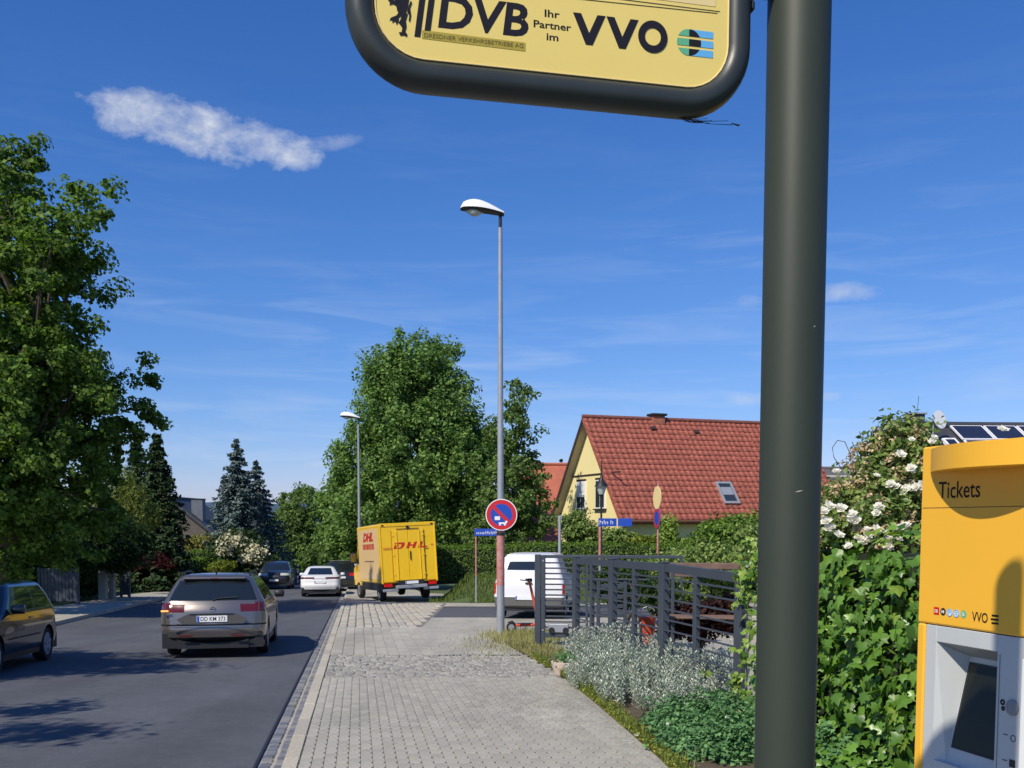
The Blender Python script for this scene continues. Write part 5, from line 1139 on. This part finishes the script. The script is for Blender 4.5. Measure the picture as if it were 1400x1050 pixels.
# ---------------------------------------------------------------- gates, walls and posts along the left side
def panel_gate(name, label, x0, x1, y0, ztop, zbot, d, m=M_anth, nb=10, group=None, cat='gate'):
    a = at(x0, 800, d); b = at(x1, 800, d); L_ = b.x-a.x; g_ = base(d)
    t = thing(name, label, cat, (a.x, d, g_), 0, group); zt = EYE-(ztop-711)/1350*d-g_
    for x in (0, L_-.1): MB().bbox(x, x+.1, -.05, .05, -.1, zt+.04, .01).build('post', m, t, 30)
    n = int((L_-.2)/.125)
    for k in range(n): xa = .1+(L_-.2)*k/n; MB().bbox(xa+.006, xa+(L_-.2)/n-.006, -.02, .02, .12, zt, .006).build('board', m, t, 30)
    for z in (.25, zt-.18): MB().bbox(.1, L_-.1, .021, .05, z, z+.08, .006).build('rail', m, t, 30)
    return t
panel_gate('garden_gate', 'dark closed garden gate in the tree shade left of the road', 52, 108, 0, 777, 820, 36)
for (x0, x1, zt, d, lb) in ((136, 146, 768, 41, 'tall pale narrow gate pier, left one of the pair in the shade'), (150, 157, 770, 41.4, 'tall pale narrow gate pier, right one of the pair in the shade')):
    a = at(x0, 800, d); b = at(x1, 800, d); t = thing('gate_pier', lb, 'post', ((a.x+b.x)/2, d, base(d)), 0, 'gate piers'); h = EYE-(zt-711)/1350*d-base(d); w = (b.x-a.x)/2
    MB().bbox(-w, w, -w, w, -.1, h, .015).build('shaft', M_stone, t, 30); MB().bbox(-w-.03, w+.03, -w-.03, w+.03, h+.002, h+.06, .015).build('cap_stone', M_stone, t, 30)
panel_gate('garden_gate', 'slim dark panel fence beside the pale gate piers', 164, 178, 0, 777, 815, 43)
panel_gate('garden_gate', 'low dark gate under the purple shrub before the white post', 180, 228, 0, 778, 806, 55)
a = at(232, 806, 55); t = thing('white_post', 'bright white gate post at the driveway left of the estate car', 'post', (a.x, 55, base(55))); MB().bbox(-.13, .13, -.13, .13, -.1, 1.35, .015).build('shaft', M_wwhite, t, 30); MB().bbox(-.16, .16, -.16, .16, 1.352, 1.41, .015).build('cap_stone', M_wwhite, t, 30)
a = at(404, 799, 71.5); t = thing('white_bin', 'narrow white bin standing at the far left kerb', 'bin', (a.x, 71.5, base(71.5)+.0)); MB().bbox(-.2, .2, -.2, .2, 0, .85, .03).build('body', M_wwhite, t, 30); MB().bbox(-.22, .22, -.22, .22, .852, .92, .03).build('lid', M_galv, t, 30)

# ---------------------------------------------------------------- trees and shrubs
def blobs_px(lst, Y):       # (px, py, half width px, half height px, dY) -> crown lobes at about Y metres
    out = []
    for (px, py, rx, rz, dy) in lst: c = at(px, py, Y+dy); k = (Y+dy)/1350; out.append((c.x, c.y, c.z, rx*k, (rx+rz)/2*k*1.05, rz*k))
    return out
B = blobs_px([(10, 250, 34, 42, 0), (40, 222, 20, 16, 0), (85, 318, 40, 40, -1), (112, 268, 16, 12, -.5), (132, 290, 12, 18, -1), (-60, 360, 110, 130, 1), (30, 400, 70, 70, -1.5), (120, 352, 22, 20, .5), (20, 320, 60, 40, .5), (70, 380, 46, 40, 0), (90, 400, 34, 24, 0), (150, 398, 18, 9, .5), (45, 500, 90, 60, -1), (20, 560, 120, 110, -1), (105, 505, 36, 34, 1), (130, 540, 34, 30, 1), (170, 530, 24, 11, 1), (200, 514, 18, 8, 1), (190, 562, 16, 13, 1), (150, 590, 38, 32, 1.5), (60, 670, 95, 65, 0), (-40, 600, 110, 140, 0), (-120, 480, 120, 140, 1), (128, 640, 38, 50, 1.5), (60, 735, 95, 40, 1)], 29)
tree('maple_tree', 'tall broad maple tree filling the left edge of the view', 'tree', (-15.6, 29.5, base(29.5)), 3.0, .30, B, 1250, 92, .36, .135, L_maple, limbs=90, aspect=.85, rmin=.42, wild=.7)
B = blobs_px([(562, 528, 56, 62, 0), (588, 500, 42, 36, .5), (530, 560, 42, 75, -.5), (616, 568, 40, 58, 0), (572, 625, 88, 72, -1), (500, 640, 48, 60, 0), (632, 660, 66, 62, -1), (560, 690, 105, 50, -1), (664, 622, 30, 40, 1), (600, 735, 100, 35, -.5)], 55)
tree('plane_tree', 'large dense green tree standing behind the yellow delivery van', 'tree', (-5.0, 55, base(55)+.5), 2.5, .36, B, 1650, 66, .44, .185, L_big, limbs=30, aspect=.7, rmin=.45, zs=1.3, wild=.55)
B = blobs_px([(708, 548, 15, 20, 0), (696, 590, 26, 30, 0), (712, 630, 26, 40, .5), (700, 680, 46, 45, 0), (728, 700, 26, 36, 0), (690, 725, 50, 28, 0)], 46.5)
tree('lime_tree', 'smaller loose crowned tree behind the no parking sign', 'tree', (-.1, 46.8, base(43)+.9), 2, .16, B, 380, 52, .34, .15, L_round, wild=.9, limbs=34, aspect=.75, rmin=.35)
B = blobs_px([(470, 690, 32, 42, 0), (485, 735, 40, 34, -2), (452, 735, 22, 28, 1), (500, 700, 30, 50, -2), (478, 650, 20, 26, 0)], 60)
tree('shrub_tree', 'bright green roadside tree left of the big tree by the far lamp', 'tree', (-9.6, 60, base(60)), 1.5, .16, B, 260, 60, .6, .22, L_big, limbs=10, aspect=.75)
B = blobs_px([(412, 705, 32, 38, 0), (400, 735, 32, 40, 0), (432, 735, 28, 40, 0), (416, 765, 42, 26, -1)], 88)
tree('round_tree', 'round headed tree closing the far end of the road', 'tree', (-18.6, 88, base(88)), 2.5, .22, B, 620, 70, .5, .21, L_round, limbs=8, rmin=.75)
B = blobs_px([(370, 770, 26, 20, 0), (440, 775, 26, 18, 4), (400, 780, 30, 14, 2)], 84)
tree('verge_shrub', 'tangled low green shrubs at the far bend of the road', 'shrub', (-19.5, 84, base(84)), .6, .06, B, 120, 50, .6, .22, L_yel if False else L_hedge, limbs=0)
B = blobs_px([(478, 770, 12, 10, 0), (492, 778, 16, 12, 0)], 74)
tree('verge_shrub', 'low shrub beside the small white hatchback behind the van', 'shrub', (-11.2, 75, base(75)), .5, .05, B, 60, 40, .5, .2, L_hedge, limbs=0)
# conifers
def con(px, pyt, Y, hw, m, nm, lb, H=None, **k):
    c = at(px, pyt, Y); g_ = base(Y); H = c.z-g_; return conifer(nm, lb, (c.x, Y, g_), H, hw*Y/1350, m, **k)
con(323, 602, 66, 62, L_spruce, 'blue_spruce', 'tall blue spruce with tiered silvery branches at the roadside', levels=34, nb=13, per=34, sprig=.30, group='blue spruces')
con(350, 632, 69, 60, L_spruce, 'blue_spruce', 'shorter blue spruce just right of the tall silvery one', levels=28, nb=12, per=32, sprig=.30, group='blue spruces')
con(214, 595, 52, 52, L_fir, 'dark_conifer', 'tall dark conifer with a pointed top right of the maple', levels=38, nb=12, per=36, sprig=.26, group='dark conifers', top=.10)
con(186, 600, 56, 46, L_fir, 'dark_conifer', 'dark conifer close behind the maple, its tip slightly lower', levels=32, nb=11, per=34, sprig=.28, group='dark conifers', top=.10)
con(767, 629, 85, 12, L_fir, 'dark_conifer', 'tiny dark conifer tip showing above the orange roof', levels=16, nb=9, per=18, sprig=.3)
def bush(nm, lb, lst, Y, m, nc, per, cr, leaf, g=None, cat='shrub', zoff=0, **k):
    B = blobs_px(lst, Y); b0 = B[0]; return tree(nm, lb, cat, (b0[0], b0[1], gz(b0[0], b0[1])+zoff), .5, .05, B, nc, per, cr, leaf, m, g, limbs=6, **k)
bush('willow_shrub', 'pale yellow green willow shrub in front of the dark conifers', [(172, 690, 26, 28, 0), (150, 700, 30, 22, 0), (190, 705, 24, 20, 0), (165, 665, 16, 18, 0)], 45, L_will, 190, 70, .5, .15, aspect=.3)
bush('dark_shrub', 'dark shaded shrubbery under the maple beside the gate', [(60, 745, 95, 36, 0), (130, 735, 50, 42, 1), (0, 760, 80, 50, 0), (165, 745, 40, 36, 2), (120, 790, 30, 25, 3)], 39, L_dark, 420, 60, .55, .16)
bush('bright_shrub', 'fresh green rounded shrub above the purple maple', [(208, 742, 18, 14, 0), (185, 750, 24, 18, 0), (192, 790, 12, 16, -1)], 53, L_yel, 110, 55, .4, .14)
bush('purple_maple', 'low dark purple leaved maple shrub beside the driveway', [(210, 767, 26, 8, 0), (230, 771, 12, 6, 0), (192, 773, 14, 6, 0)], 51, L_red, 120, 60, .35, .12, aspect=.5)
bush('clipped_shrub', 'yellow green clipped block of hedge topped with golden leaves', [(284, 743, 22, 9, 0), (270, 744, 14, 9, 0)], 66, mat('leaf_golden', (.24, .21, .03), .55, transl=.3, island=.35, col2=(.13, .15, .03)), 130, 50, .4, .16)
bush('flowering_shrub', 'big shrub covered with creamy white blossom before the spruces', [(322, 742, 17, 14, 0), (342, 757, 20, 12, 0), (352, 766, 12, 8, 0), (310, 750, 10, 12, 0)], 62, L_cream, 105, 20, .4, .22)
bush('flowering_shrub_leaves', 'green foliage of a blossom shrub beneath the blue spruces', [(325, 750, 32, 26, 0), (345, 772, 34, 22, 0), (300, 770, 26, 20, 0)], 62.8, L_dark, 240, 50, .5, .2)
bush('golden_shrub', 'small low golden yellow bush above the estate car roof', [(304, 775, 17, 6, 0)], 58, L_yel, 50, 50, .3, .12)
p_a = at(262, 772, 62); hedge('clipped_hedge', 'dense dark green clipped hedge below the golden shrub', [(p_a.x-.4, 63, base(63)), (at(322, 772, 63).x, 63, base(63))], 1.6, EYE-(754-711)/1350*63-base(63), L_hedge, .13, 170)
# garden hedges filling the left side
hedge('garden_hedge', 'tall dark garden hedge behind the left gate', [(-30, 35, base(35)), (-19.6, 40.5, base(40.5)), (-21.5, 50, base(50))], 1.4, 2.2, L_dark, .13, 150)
hedge('garden_hedge', 'dark hedge behind the low gate and white post', [(-21.3, 57.5, base(57.5)), (-17.9, 66, base(66)), (-19.5, 80, base(80))], 1.4, 1.7, L_hedge, .14, 120)
# trees beyond the left frame whose shade falls on the road
B = [(-11.4, 2.6, 6.4, 2.0, 1.2, 1.0), (-10.2, 4.0, 5.2, 1.5, .5, .5), (-12, 0.5, 7.4, 1.6, 1.4, 1.2), (-10.3, 6.4, 5.6, 1.6, .45, .4), (-9.0, 4.9, 5.6, 1.3, .4, .35)]
tree('street_tree', 'leafy street tree on the near left pavement', 'tree', (-10.6, 2.4, base(2.4)), 3, .16, B, 110, 60, .5, .16, L_maple, limbs=14)
B = [(-13.4, 9.0, 8.0, 2.2, 1.7, 1.5), (-11.6, 10.0, 6.4, 2.4, .9, .7), (-14.6, 7.6, 9.4, 1.8, 1.4, 1.2), (-13.4, 12.0, 6.2, 1.4, 1.2, .9)]
tree('shade_tree', 'broad tree added to shade the left gate, mostly outside the view', 'tree', (-22.5, 30, base(30)), 3, .2, [(-22.5, 30, 6, 3.2, 3, 2.6), (-21, 33.5, 5, 2.6, 2.4, 2.2), (-24, 28, 7, 3, 3, 2.5)], 160, 60, .6, .18, L_dark, limbs=10)  # added beyond the frame so that its shade darkens the left gate
B = B
tree('street_tree', 'second leafy street tree further along the left pavement', 'tree', (-13.2, 9, base(9)), 3, .18, B, 150, 60, .55, .16, L_maple, limbs=14)
# clipped hedge on the bank, to the right of the van and behind the gate
hz = lambda x, y: gz(x, y)
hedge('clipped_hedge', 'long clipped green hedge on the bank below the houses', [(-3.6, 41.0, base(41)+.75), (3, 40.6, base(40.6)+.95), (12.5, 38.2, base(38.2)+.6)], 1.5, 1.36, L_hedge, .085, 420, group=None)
for (lb, lst, Y, m, nc, per) in (('flowering garden shrub against the yellow gable', [(778, 722, 16, 16, 0), (800, 728, 22, 14, 0), (790, 712, 8, 14, 0)], 42.2, L_rose, 100, 50), ('shrub with pale flowers under the street name plates', [(838, 735, 22, 10, 0), (858, 738, 16, 8, 0)], 42, L_rose, 90, 50), ('bright green climbing plant against the shaded wall', [(914, 722, 6, 18, 0), (905, 738, 12, 9, 0), (930, 744, 16, 5, 0)], 41.5, L_ivyn, 70, 45), ('leafy shrub low beside the thin round sign post', [(880, 743, 16, 5, 0)], 41.3, L_yel, 50, 45)):
    bush('garden_shrub', lb, lst, Y, m, nc, per, .35, .12, zoff=.0)
bush('laurel_shrub', 'dense rounded dark green shrub at the right end of the red roof', [(992, 738, 34, 24, 0), (1018, 734, 28, 24, 0), (968, 748, 18, 12, 0)], 30, L_hedge, 260, 60, .38, .12)
bush('mixed_shrub', 'loose olive green shrubs behind the fence and bench', [(990, 762, 46, 14, 0), (1025, 745, 24, 22, -2), (945, 770, 40, 14, 2), (900, 790, 60, 22, 3), (960, 800, 50, 30, 1)], 22, L_rose, 300, 60, .28, .09)
bush('purple_shrub', 'dark reddish low shrub in the yard behind the fence', [(960, 845, 34, 24, 0), (925, 850, 22, 24, 0), (1000, 840, 22, 24, 0)], 14.2, L_reddk, 130, 60, .16, .06)
bush('yard_shrub', 'small dark green shrub behind the middle of the fence', [(850, 800, 34, 26, 0), (905, 815, 22, 22, -2)], 20, L_dark, 140, 60, .22, .08)
# bank grass
def scatter(n, fx, h, wdt, m, name, label, cat=None, kind='stuff', lean=.35, parent=None):
    P = np.array([fx() for _ in range(n)]); n = len(P); hh = h*(.5+RS.rand(n)); a = RS.rand(n)*2*pi; lx = np.stack([np.cos(a), np.sin(a), np.zeros(n)], 1); tip = P+np.array([0, 0, 1])*hh[:, None]+lx*(hh*lean*RS.rand(n))[:, None]*1.5
    s = np.stack([-np.sin(a), np.cos(a), np.zeros(n)], 1)*wdt; mid = P*.45+tip*.55+np.array([0, 0, 1])*(hh*.08)[:, None]
    V = np.stack([P-s, P+s, mid+s*.8, mid-s*.8, tip], 1).reshape(-1, 3); i = np.arange(n)[:, None]*5
    T = np.concatenate([i+np.array([0, 1, 2]), i+np.array([0, 2, 3]), i+np.array([3, 2, 4])]); o = link(name, np_mesh(name, V, T, m), parent); tag(o, label, cat, kind=kind); return o
def f_bank():
    while True:
        x = random.uniform(-3.2, 9); y = random.uniform(37.3, 40.0)
        if not (x < -1.6 and y < 37.9): return (x, y, gz(x, y)-.02)
scatter(9000, f_bank, .16, .012, L_grass, 'bank_grass', 'rough green grass on the bank below the hedge', 'grass')
def f_lamp():
    x = random.gauss(.35, .45); y = random.gauss(20.9, .9); return (x, y, base(y)-.005)
scatter(2600, f_lamp, .11, .006, L_straw, 'weeds', 'dry yellowish grass and weeds around the lamp post foot', 'weeds')
def f_gate():
    y = random.uniform(16.3, 19.6); return (edgeR(y)+random.uniform(.0, .9), y, base(y)+.0)
scatter(1500, f_gate, .07, .005, L_straw, 'weeds', 'low dry weeds between the gate and the planting bed', 'weeds')
def f_lamp2():
    x = random.gauss(-.1, .5); y = random.gauss(18.6, 1.1); return (x, y, base(y)-.005)
scatter(900, f_lamp2, .05, .006, L_straw, 'weeds', 'sparse low straw coloured weeds in the paving gaps', 'weeds')
def f_edge():
    y = random.uniform(6.2, 16.5); return (edgeR(y)+.03+abs(random.gauss(0, .075)), y, base(y))
P = np.array([f_edge() for _ in range(5200)]); P[:, 2] += RS.rand(len(P))*.07
o = leaf_obj('edge_weeds', P, RS.normal(size=P.shape)*.6+np.array([0, 0, 1]), .035*(.5+RS.rand(len(P))), L_weed, None, .5); tag(o, 'yellow green weeds along the pavement edge', 'weeds', kind='stuff')
scatter(2200, f_edge, .10, .004, L_grass, 'edge_grass', 'thin grass blades along the planting bed edge', 'grass')
def f_joint():
    y = random.uniform(8, 17.5); c = random.randint(0, 33); return (min(along(y, .13+.105+c*.1-.05), edgeR(y)-.02), y, base(y)-.004)
scatter(420, f_joint, .018, .002, L_weed, 'moss', 'tiny moss and weeds growing in the paving joints', 'moss')
def f_kerbw():
    y = random.uniform(7, 34); return (kR(y)+random.choice((.135, -.005, -.12)), y, base(y)-(.0 if random.random() < .4 else .10))
scatter(500, f_kerbw, .03, .003, L_weed, 'kerb_weeds', 'sparse little weeds along the kerb and gutter joints', 'weeds')
P = np.array([(lambda y: (kR(y)+.16+random.random()*3.2 if random.random() < .5 else edgeR(y)-abs(random.gauss(0, .25)), y, base(y)+.004))(random.uniform(7.5, 24)) for _ in range(420)]); P[:, 2] += RS.rand(len(P))*.006
o = leaf_obj('leaf_litter', P, RS.normal(size=P.shape)*.25+np.array([0, 0, 1]), .022*(.5+RS.rand(len(P))), L_dry, None, .5); tag(o, 'scattered dry leaf bits lying on the pavement', 'leaves', kind='stuff')
# silver plants: many upright stems with felted narrow leaves
def silver(label, x, y, rx, ry, h, n, seed):
    t = thing('silver_plant', label, 'plant', (x, y, base(y)), 0, 'silvery plants in the fence bed'); rs_ = np.random.RandomState(seed); P = []; Nn = []; Tt = []; sm = MB()
    for k in range(n):
        a = rs_.rand()*2*pi; r = sqrt(rs_.rand()); px, py = cos(a)*r*rx, sin(a)*r*ry; hh = h*.80*(1.05-.45*r*r)*(.62+.5*rs_.rand()); lean = np.array([cos(a)*r*.28+rs_.normal()*.14, sin(a)*r*.28+rs_.normal()*.14, 1.]); lean /= np.linalg.norm(lean)
        b0 = np.array([px, py, 0.]); z0_ = .0; m_ = int(hh/.0135)+3
        sm.tube([tuple(b0), tuple(b0+lean*hh)], .003, 4, False)
        for q in range(m_):
            f = q/m_; 
            if f < .12: continue
            an = q*2.4+k; d = np.array([cos(an), sin(an), .55+.5*f]); P.append(b0+lean*hh*f+d*.020*(1.15-f*.4)); Tt.append(d); Nn.append(np.cross(d, [-sin(an), cos(an), 0])+rs_.normal(size=3)*.2)
    P = np.array(P); Tt = unit(np.array(Tt)); Nn = unit(np.array(Nn)); n_ = len(P); s = (.054*(.6+.7*rs_.rand(n_)))[:, None]; b = unit(np.cross(Nn, Tt))
    V = np.stack([P-Tt*s*.5, P+b*s*.19, P+Tt*s*.5, P-b*s*.19], 1).reshape(-1, 3); i = np.arange(n_)[:, None]*4; T = np.concatenate([i+np.array([0, 1, 2]), i+np.array([0, 2, 3])])
    link('foliage', np_mesh('foliage', V, T, L_silver), t); sm.build('stems', mat('stem_grey', (.25, .28, .22), .8), t)
k = 0
for (x, y, rx, ry, h, n, lb) in ((1.22, 15.0, .36, .55, .78, 120, 'tall silver leaved plant by the fence post nearest the gate'), (1.52, 13.8, .50, .75, .88, 200, 'silver leaved plant climbing into the second fence panel'), (1.26, 12.7, .52, .7, .62, 200, 'broad low silver leaved plant spilling to the pavement beside the planter'),
    (1.75, 12.1, .55, .65, .86, 180, 'upright silver leaved plant against the middle fence posts'), (1.58, 11.3, .60, .7, .60, 210, 'broad silver leaved plant in the middle of the bed'), (2.2, 11.2, .45, .7, .74, 150, 'silver leaved plant under the last fence panel'), (2.55, 12.0, .5, .6, .8, 110, 'silver leaved plant growing behind the fence bars'), (1.92, 10.5, .46, .5, .52, 150, 'small silver leaved plant beside the green ground cover')):
    silver(lb, x, y, rx, ry, h, n, 40+k); k += 1
# geranium-like ground cover
P, Nn, _ = crown_points([(2.05, 9.3, base(9.3)+.12, .75, .8, .22), (1.75, 8.5, base(8.5)+.08, .5, .7, .18), (2.35, 8.3, base(8.3)+.10, .7, .9, .24), (1.7, 9.6, base(9.6)+.02, .4, .5, .14)], 620, 26, .10, .5, .3, .9)
o = leaf_obj('ground_cover', P, Nn, .045*(.6+.8*RS.rand(len(P))), L_ger, None, .8); tag(o, 'lush green ground cover at the near end of the planting bed', 'plants', kind='stuff')
P, Nn, _ = crown_points([(2.0, 9.1, base(9.1)+.2, .8, .9, .2), (1.6, 8.9, base(9)+.1, .5, .7, .14)], 14, 5, .02, .9, .3, .9); o = leaf_obj('white_blossoms', P, Nn, .03, L_white, None, .9); tag(o, 'tiny white flowers scattered over the ground cover', 'flowers', kind='stuff')

# ---------------------------------------------------------------- ivy wall and climbing rose
iv = thing('ivy_hedge', 'thick glossy ivy hedge between the mast and the ticket machine', 'hedge', (FX(9.2), 9.2, base(9.2)), 0)
i0 = Vector((FX(9.3), 9.3, 0)); i1 = Vector((FX(4.2)+.05, 4.2, 0)); du = (i1-i0); Li = du.length; du.normalize(); nn_ = Vector((du.y, -du.x, 0));
if nn_.x > 0: nn_ = -nn_
IT = 1.50-.0                                                   # top of the ivy, absolute
core = MB(); O_ = Vector((FX(9.2), 9.2, base(9.2)))
vs = []
for q in (i0, i1):
    for off, z in ((.06, -.6), (-.55, -.6), (-.55, IT-.12), (.06, IT-.12)): vs.append(tuple(q-nn_*(-off if off < 0 else -off)*(-1)*(-1)+Vector((0, 0, z))-O_) if False else tuple(q-nn_*(.10-off if off > 0 else .10-off)+Vector((0, 0, z))-O_))
core.add(vs, [(0, 1, 2, 3), (7, 6, 5, 4), (0, 4, 5, 1), (1, 5, 6, 2), (2, 6, 7, 3), (3, 7, 4, 0)]); core.build('branches', M_core, iv)  # one dark box behind the ivy leaves, inner shade put into its colour
leafpoly = [(0, -.42), (.20, -.50), (.46, -.30), (.34, -.06), (.52, .12), (.22, .14), (0, .58), (-.22, .14), (-.52, .12), (-.34, -.06), (-.46, -.30), (-.20, -.50)]
def ivymesh(m, seed):
    r_ = random.Random(seed); mb = MB(); vs = [(0, 0, .07)]+[(x*r_.uniform(.85, 1.15), y*r_.uniform(.9, 1.1), -.10*abs(x)-.14*(y**2)+r_.uniform(-.03, .03)) for x, y in leafpoly]; mb.add(vs, [(0, i+1, (i+1) % 12+1) for i in range(12)]); return mb.mesh('leaf', m)
ims = [ivymesh(L_ivy, i) for i in range(5)]+[ivymesh(L_ivyn, 9)]
def ivy_place():
    u = random.random()*Li; z = random.uniform(-.45, IT+.02); j = random.gauss(.07, .07)+.07*sin(u*3.1+z*4)+.05*sin(u*9+z*7); top = z > IT-.12
    p = i0+du*u+nn_*j+Vector((0, 0, z))
    if top: p = i0+du*u-nn_*random.uniform(-.12, .5)+Vector((0, 0, IT+random.gauss(0, .05)+.05*sin(u*4)))
    nrm = (nn_*.85+Vector((random.gauss(0, .5), random.gauss(0, .5), random.gauss(.30, .45) if not top else 1.3))).normalized()
    down = Vector((random.gauss(0, .3), random.gauss(0, .3), -1)); yv = (down-nrm*down.dot(nrm)).normalized(); xv = yv.cross(nrm)
    return p-O_, Matrix((xv, yv, nrm)).transposed(), top
cnt = 0; rest = {}
for k in range(4300):
    p, R3, top = ivy_place(); P_ = p+O_; s = random.uniform(.07, .14)*(1.0 if not top else .75); me = ims[5] if (random.random() < (.45 if top else .06)) else random.choice(ims[:5])
    vis = (P_.x/P_.y*1350+700); 
    if cnt < 300 and 1110 < vis < 1262 and .28 < P_.z < 1.45 and not top and s > .10:
        o = link('leaf', me, iv); o.matrix_local = Matrix.Translation(p) @ R3.to_4x4() @ Matrix.Scale(s, 4); cnt += 1
    else: rest.setdefault(me.name, (me, []))[1].append((p, R3, s))
for k in range(900):                                          # ivy creeping over the ground at the wall's foot
    u = random.random()*Li; q_ = i0+du*u+nn_*random.uniform(0, .55); q_.z = base(q_.y)+random.uniform(.0, .16); nrm = Vector((random.gauss(-.3, .4), random.gauss(-.3, .4), 1)).normalized(); dn = Vector((random.gauss(0, 1), random.gauss(0, 1), 0)); yv = (dn-nrm*dn.dot(nrm)).normalized(); xv = yv.cross(nrm)
    rest.setdefault(ims[k % 5].name, (ims[k % 5], []))[1].append((q_-O_, Matrix((xv, yv, nrm)).transposed(), random.uniform(.06, .11)))
def joined(me, its, name, par):
    V0 = np.array([v.co for v in me.vertices]); F0 = np.array([list(p.vertices) for p in me.polygons]); Vs = []; Fs = []
    for i, (p, R3, s) in enumerate(its): Vs.append((V0*s) @ np.array(R3).T+np.array(p)); Fs.append(F0+i*len(V0))
    o = link(name, np_mesh(name, np.concatenate(Vs), np.concatenate(Fs), me.materials[0]), par); return tag(o, kind='stuff')
for me, its in rest.values(): joined(me, its, 'ivy_foliage', iv)
# ivy shoots hanging over the end of the fence
it = thing('ivy_shoots', 'light green ivy shoots hanging over the near end of the fence', 'climber', (FX(9.9), 9.9, base(9.9))); Oi = Vector((FX(9.9), 9.9, base(9.9))); vines = MB(); its = []
def vine(path, nl, sp=.05):
    vines.tube([tuple(Vector(p)-Oi) for p in path], .005, 5)
    for _ in range(nl):
        f = random.random()*(len(path)-1); i = int(f); p = Vector(path[i]).lerp(Vector(path[i+1]), f-i)+Vector((random.gauss(0, sp), random.gauss(0, sp), random.gauss(0, sp)))
        nrm = Vector((random.gauss(-.35, .4), random.gauss(-.8, .4), random.gauss(.5, .4))).normalized(); dn = Vector((random.gauss(0, .5), 0, -1)); yv = (dn-nrm*dn.dot(nrm)).normalized(); xv = yv.cross(nrm); its.append((p-Oi, Matrix((xv, yv, nrm)).transposed(), random.uniform(.04, .085)))
def V3(px, py, Y): return tuple(at(px, py, Y))
vine([V3(1050, 745, 9.4), V3(1030, 770, 9.6), V3(1022, 830, 9.7), V3(1020, 925, 9.75)], 120, .045); vine([V3(1045, 760, 9.2), V3(1015, 790, 9.7), V3(1008, 830, 9.8)], 60, .045); vine([V3(1040, 740, 9.6), V3(1020, 760, 9.8), V3(1005, 785, 9.8)], 24, .05); vine([V3(1028, 960, 9.6), V3(1008, 935, 9.7), V3(1002, 925, 9.7)], 40, .04); vine([V3(1018, 985, 9.6), V3(975, 930, 9.8), V3(950, 905, 9.9)], 6, .02)
vine([V3(1060, 800, 8.8), V3(1040, 850, 9.0), V3(1038, 900, 9.1)], 90, .08)
vines.build('stems', M_bark, it); joined(ims[5], [q for i, q in enumerate(its) if i % 5 < 3], 'foliage', it); joined(ims[0], [q for i, q in enumerate(its) if i % 5 >= 3], 'foliage', it)
# climbing rose
B = blobs_px([(1200, 700, 75, 52, 0), (1150, 700, 42, 40, 0), (1225, 650, 46, 58, .3), (1195, 655, 42, 50, .2), (1240, 615, 34, 40, .3), (1215, 600, 22, 22, .2), (1180, 730, 90, 26, -.2), (1275, 660, 40, 50, .3), (1300, 720, 60, 50, .2)], 8.6)
ro = tree('climbing_rose', 'tall climbing rose with white blooms and faded tan petals above the ivy', 'shrub', (4.0, 8.7, base(8.7)), .8, .03, B, 400, 36, .15, .058, L_rose, limbs=60, aspect=.7, rmin=.3)
P, Nn, _ = crown_points(B, 620, 12, .06, .9, .5, .5); leaf_obj('dry_petals', P-np.array(ro.location), Nn, .04*(.6+.8*RS.rand(len(P))), L_dry, ro, .6)
def bloom_mesh(seed):
    r_ = random.Random(seed); mb = MB()
    for ring, (n, tilt, ln) in enumerate(((6, 1.15, 1.0), (6, .75, .85), (5, .4, .65))):
        for i in range(n):
            a = 2*pi*i/n+ring*.5+r_.uniform(-.15, .15); L_ = ln*r_.uniform(.85, 1.1); ca, sa = cos(a), sin(a); h = cos(tilt)*L_; o = sin(tilt)*L_; w = .36*L_
            mb.add([(0, 0, 0), (ca*o*.6-sa*w, sa*o*.6+ca*w, h*.75), (ca*o, sa*o, h), (ca*o*.6+sa*w, sa*o*.6-ca*w, h*.75)], [(0, 1, 2, 3)])
    return mb.mesh('bloom', L_white)
bms = [bloom_mesh(i) for i in range(3)]
spots = [(1148, 648), (1135, 692), (1147, 695), (1140, 720), (1128, 716), (1158, 712), (1166, 706), (1175, 735), (1185, 728), (1190, 740), (1170, 712), (1198, 700), (1230, 727), (1236, 722), (1213, 742), (1222, 738), (1215, 748), (1202, 725), (1232, 625), (1240, 668), (1255, 670), (1248, 600), (1222, 664), (1262, 664), (1180, 745), (1136, 725), (1126, 698), (1165, 745), (1205, 695), (1243, 645), (1195, 650), (1272, 600), (1370, 588), (1150, 730)]
for i, (px, py) in enumerate(spots):
    for q in range(2 if i % 3 else 1):
        p = at(px+random.uniform(-5, 5), py+random.uniform(-4, 4), 8.0 if py > 680 else 8.2); o = link('bloom', random.choice(bms), ro); s = random.uniform(.034, .062)
        if px == 1370 and q: continue
        o.matrix_local = Matrix.Translation(p-Vector(ro.location)) @ Euler((radians(random.uniform(20, 70)), 0, radians(random.uniform(-60, 30)))).to_matrix().to_4x4() @ Matrix.Scale(s, 4)
tw = MB()
for pts in ([(1180, 650), (1172, 620), (1165, 604)], [(1150, 640), (1140, 625), (1138, 612), (1145, 602), (1155, 604), (1163, 622), (1160, 634)], [(1190, 640), (1182, 612), (1175, 590)], [(1215, 600), (1200, 582), (1204, 575)], [(1236, 600), (1216, 575), (1212, 580)]):
    tw.tube([tuple(at(x, y, 8.6)-Vector(ro.location)) for x, y in pts], .0035, 4)
tw.build('stems', M_bark, ro)
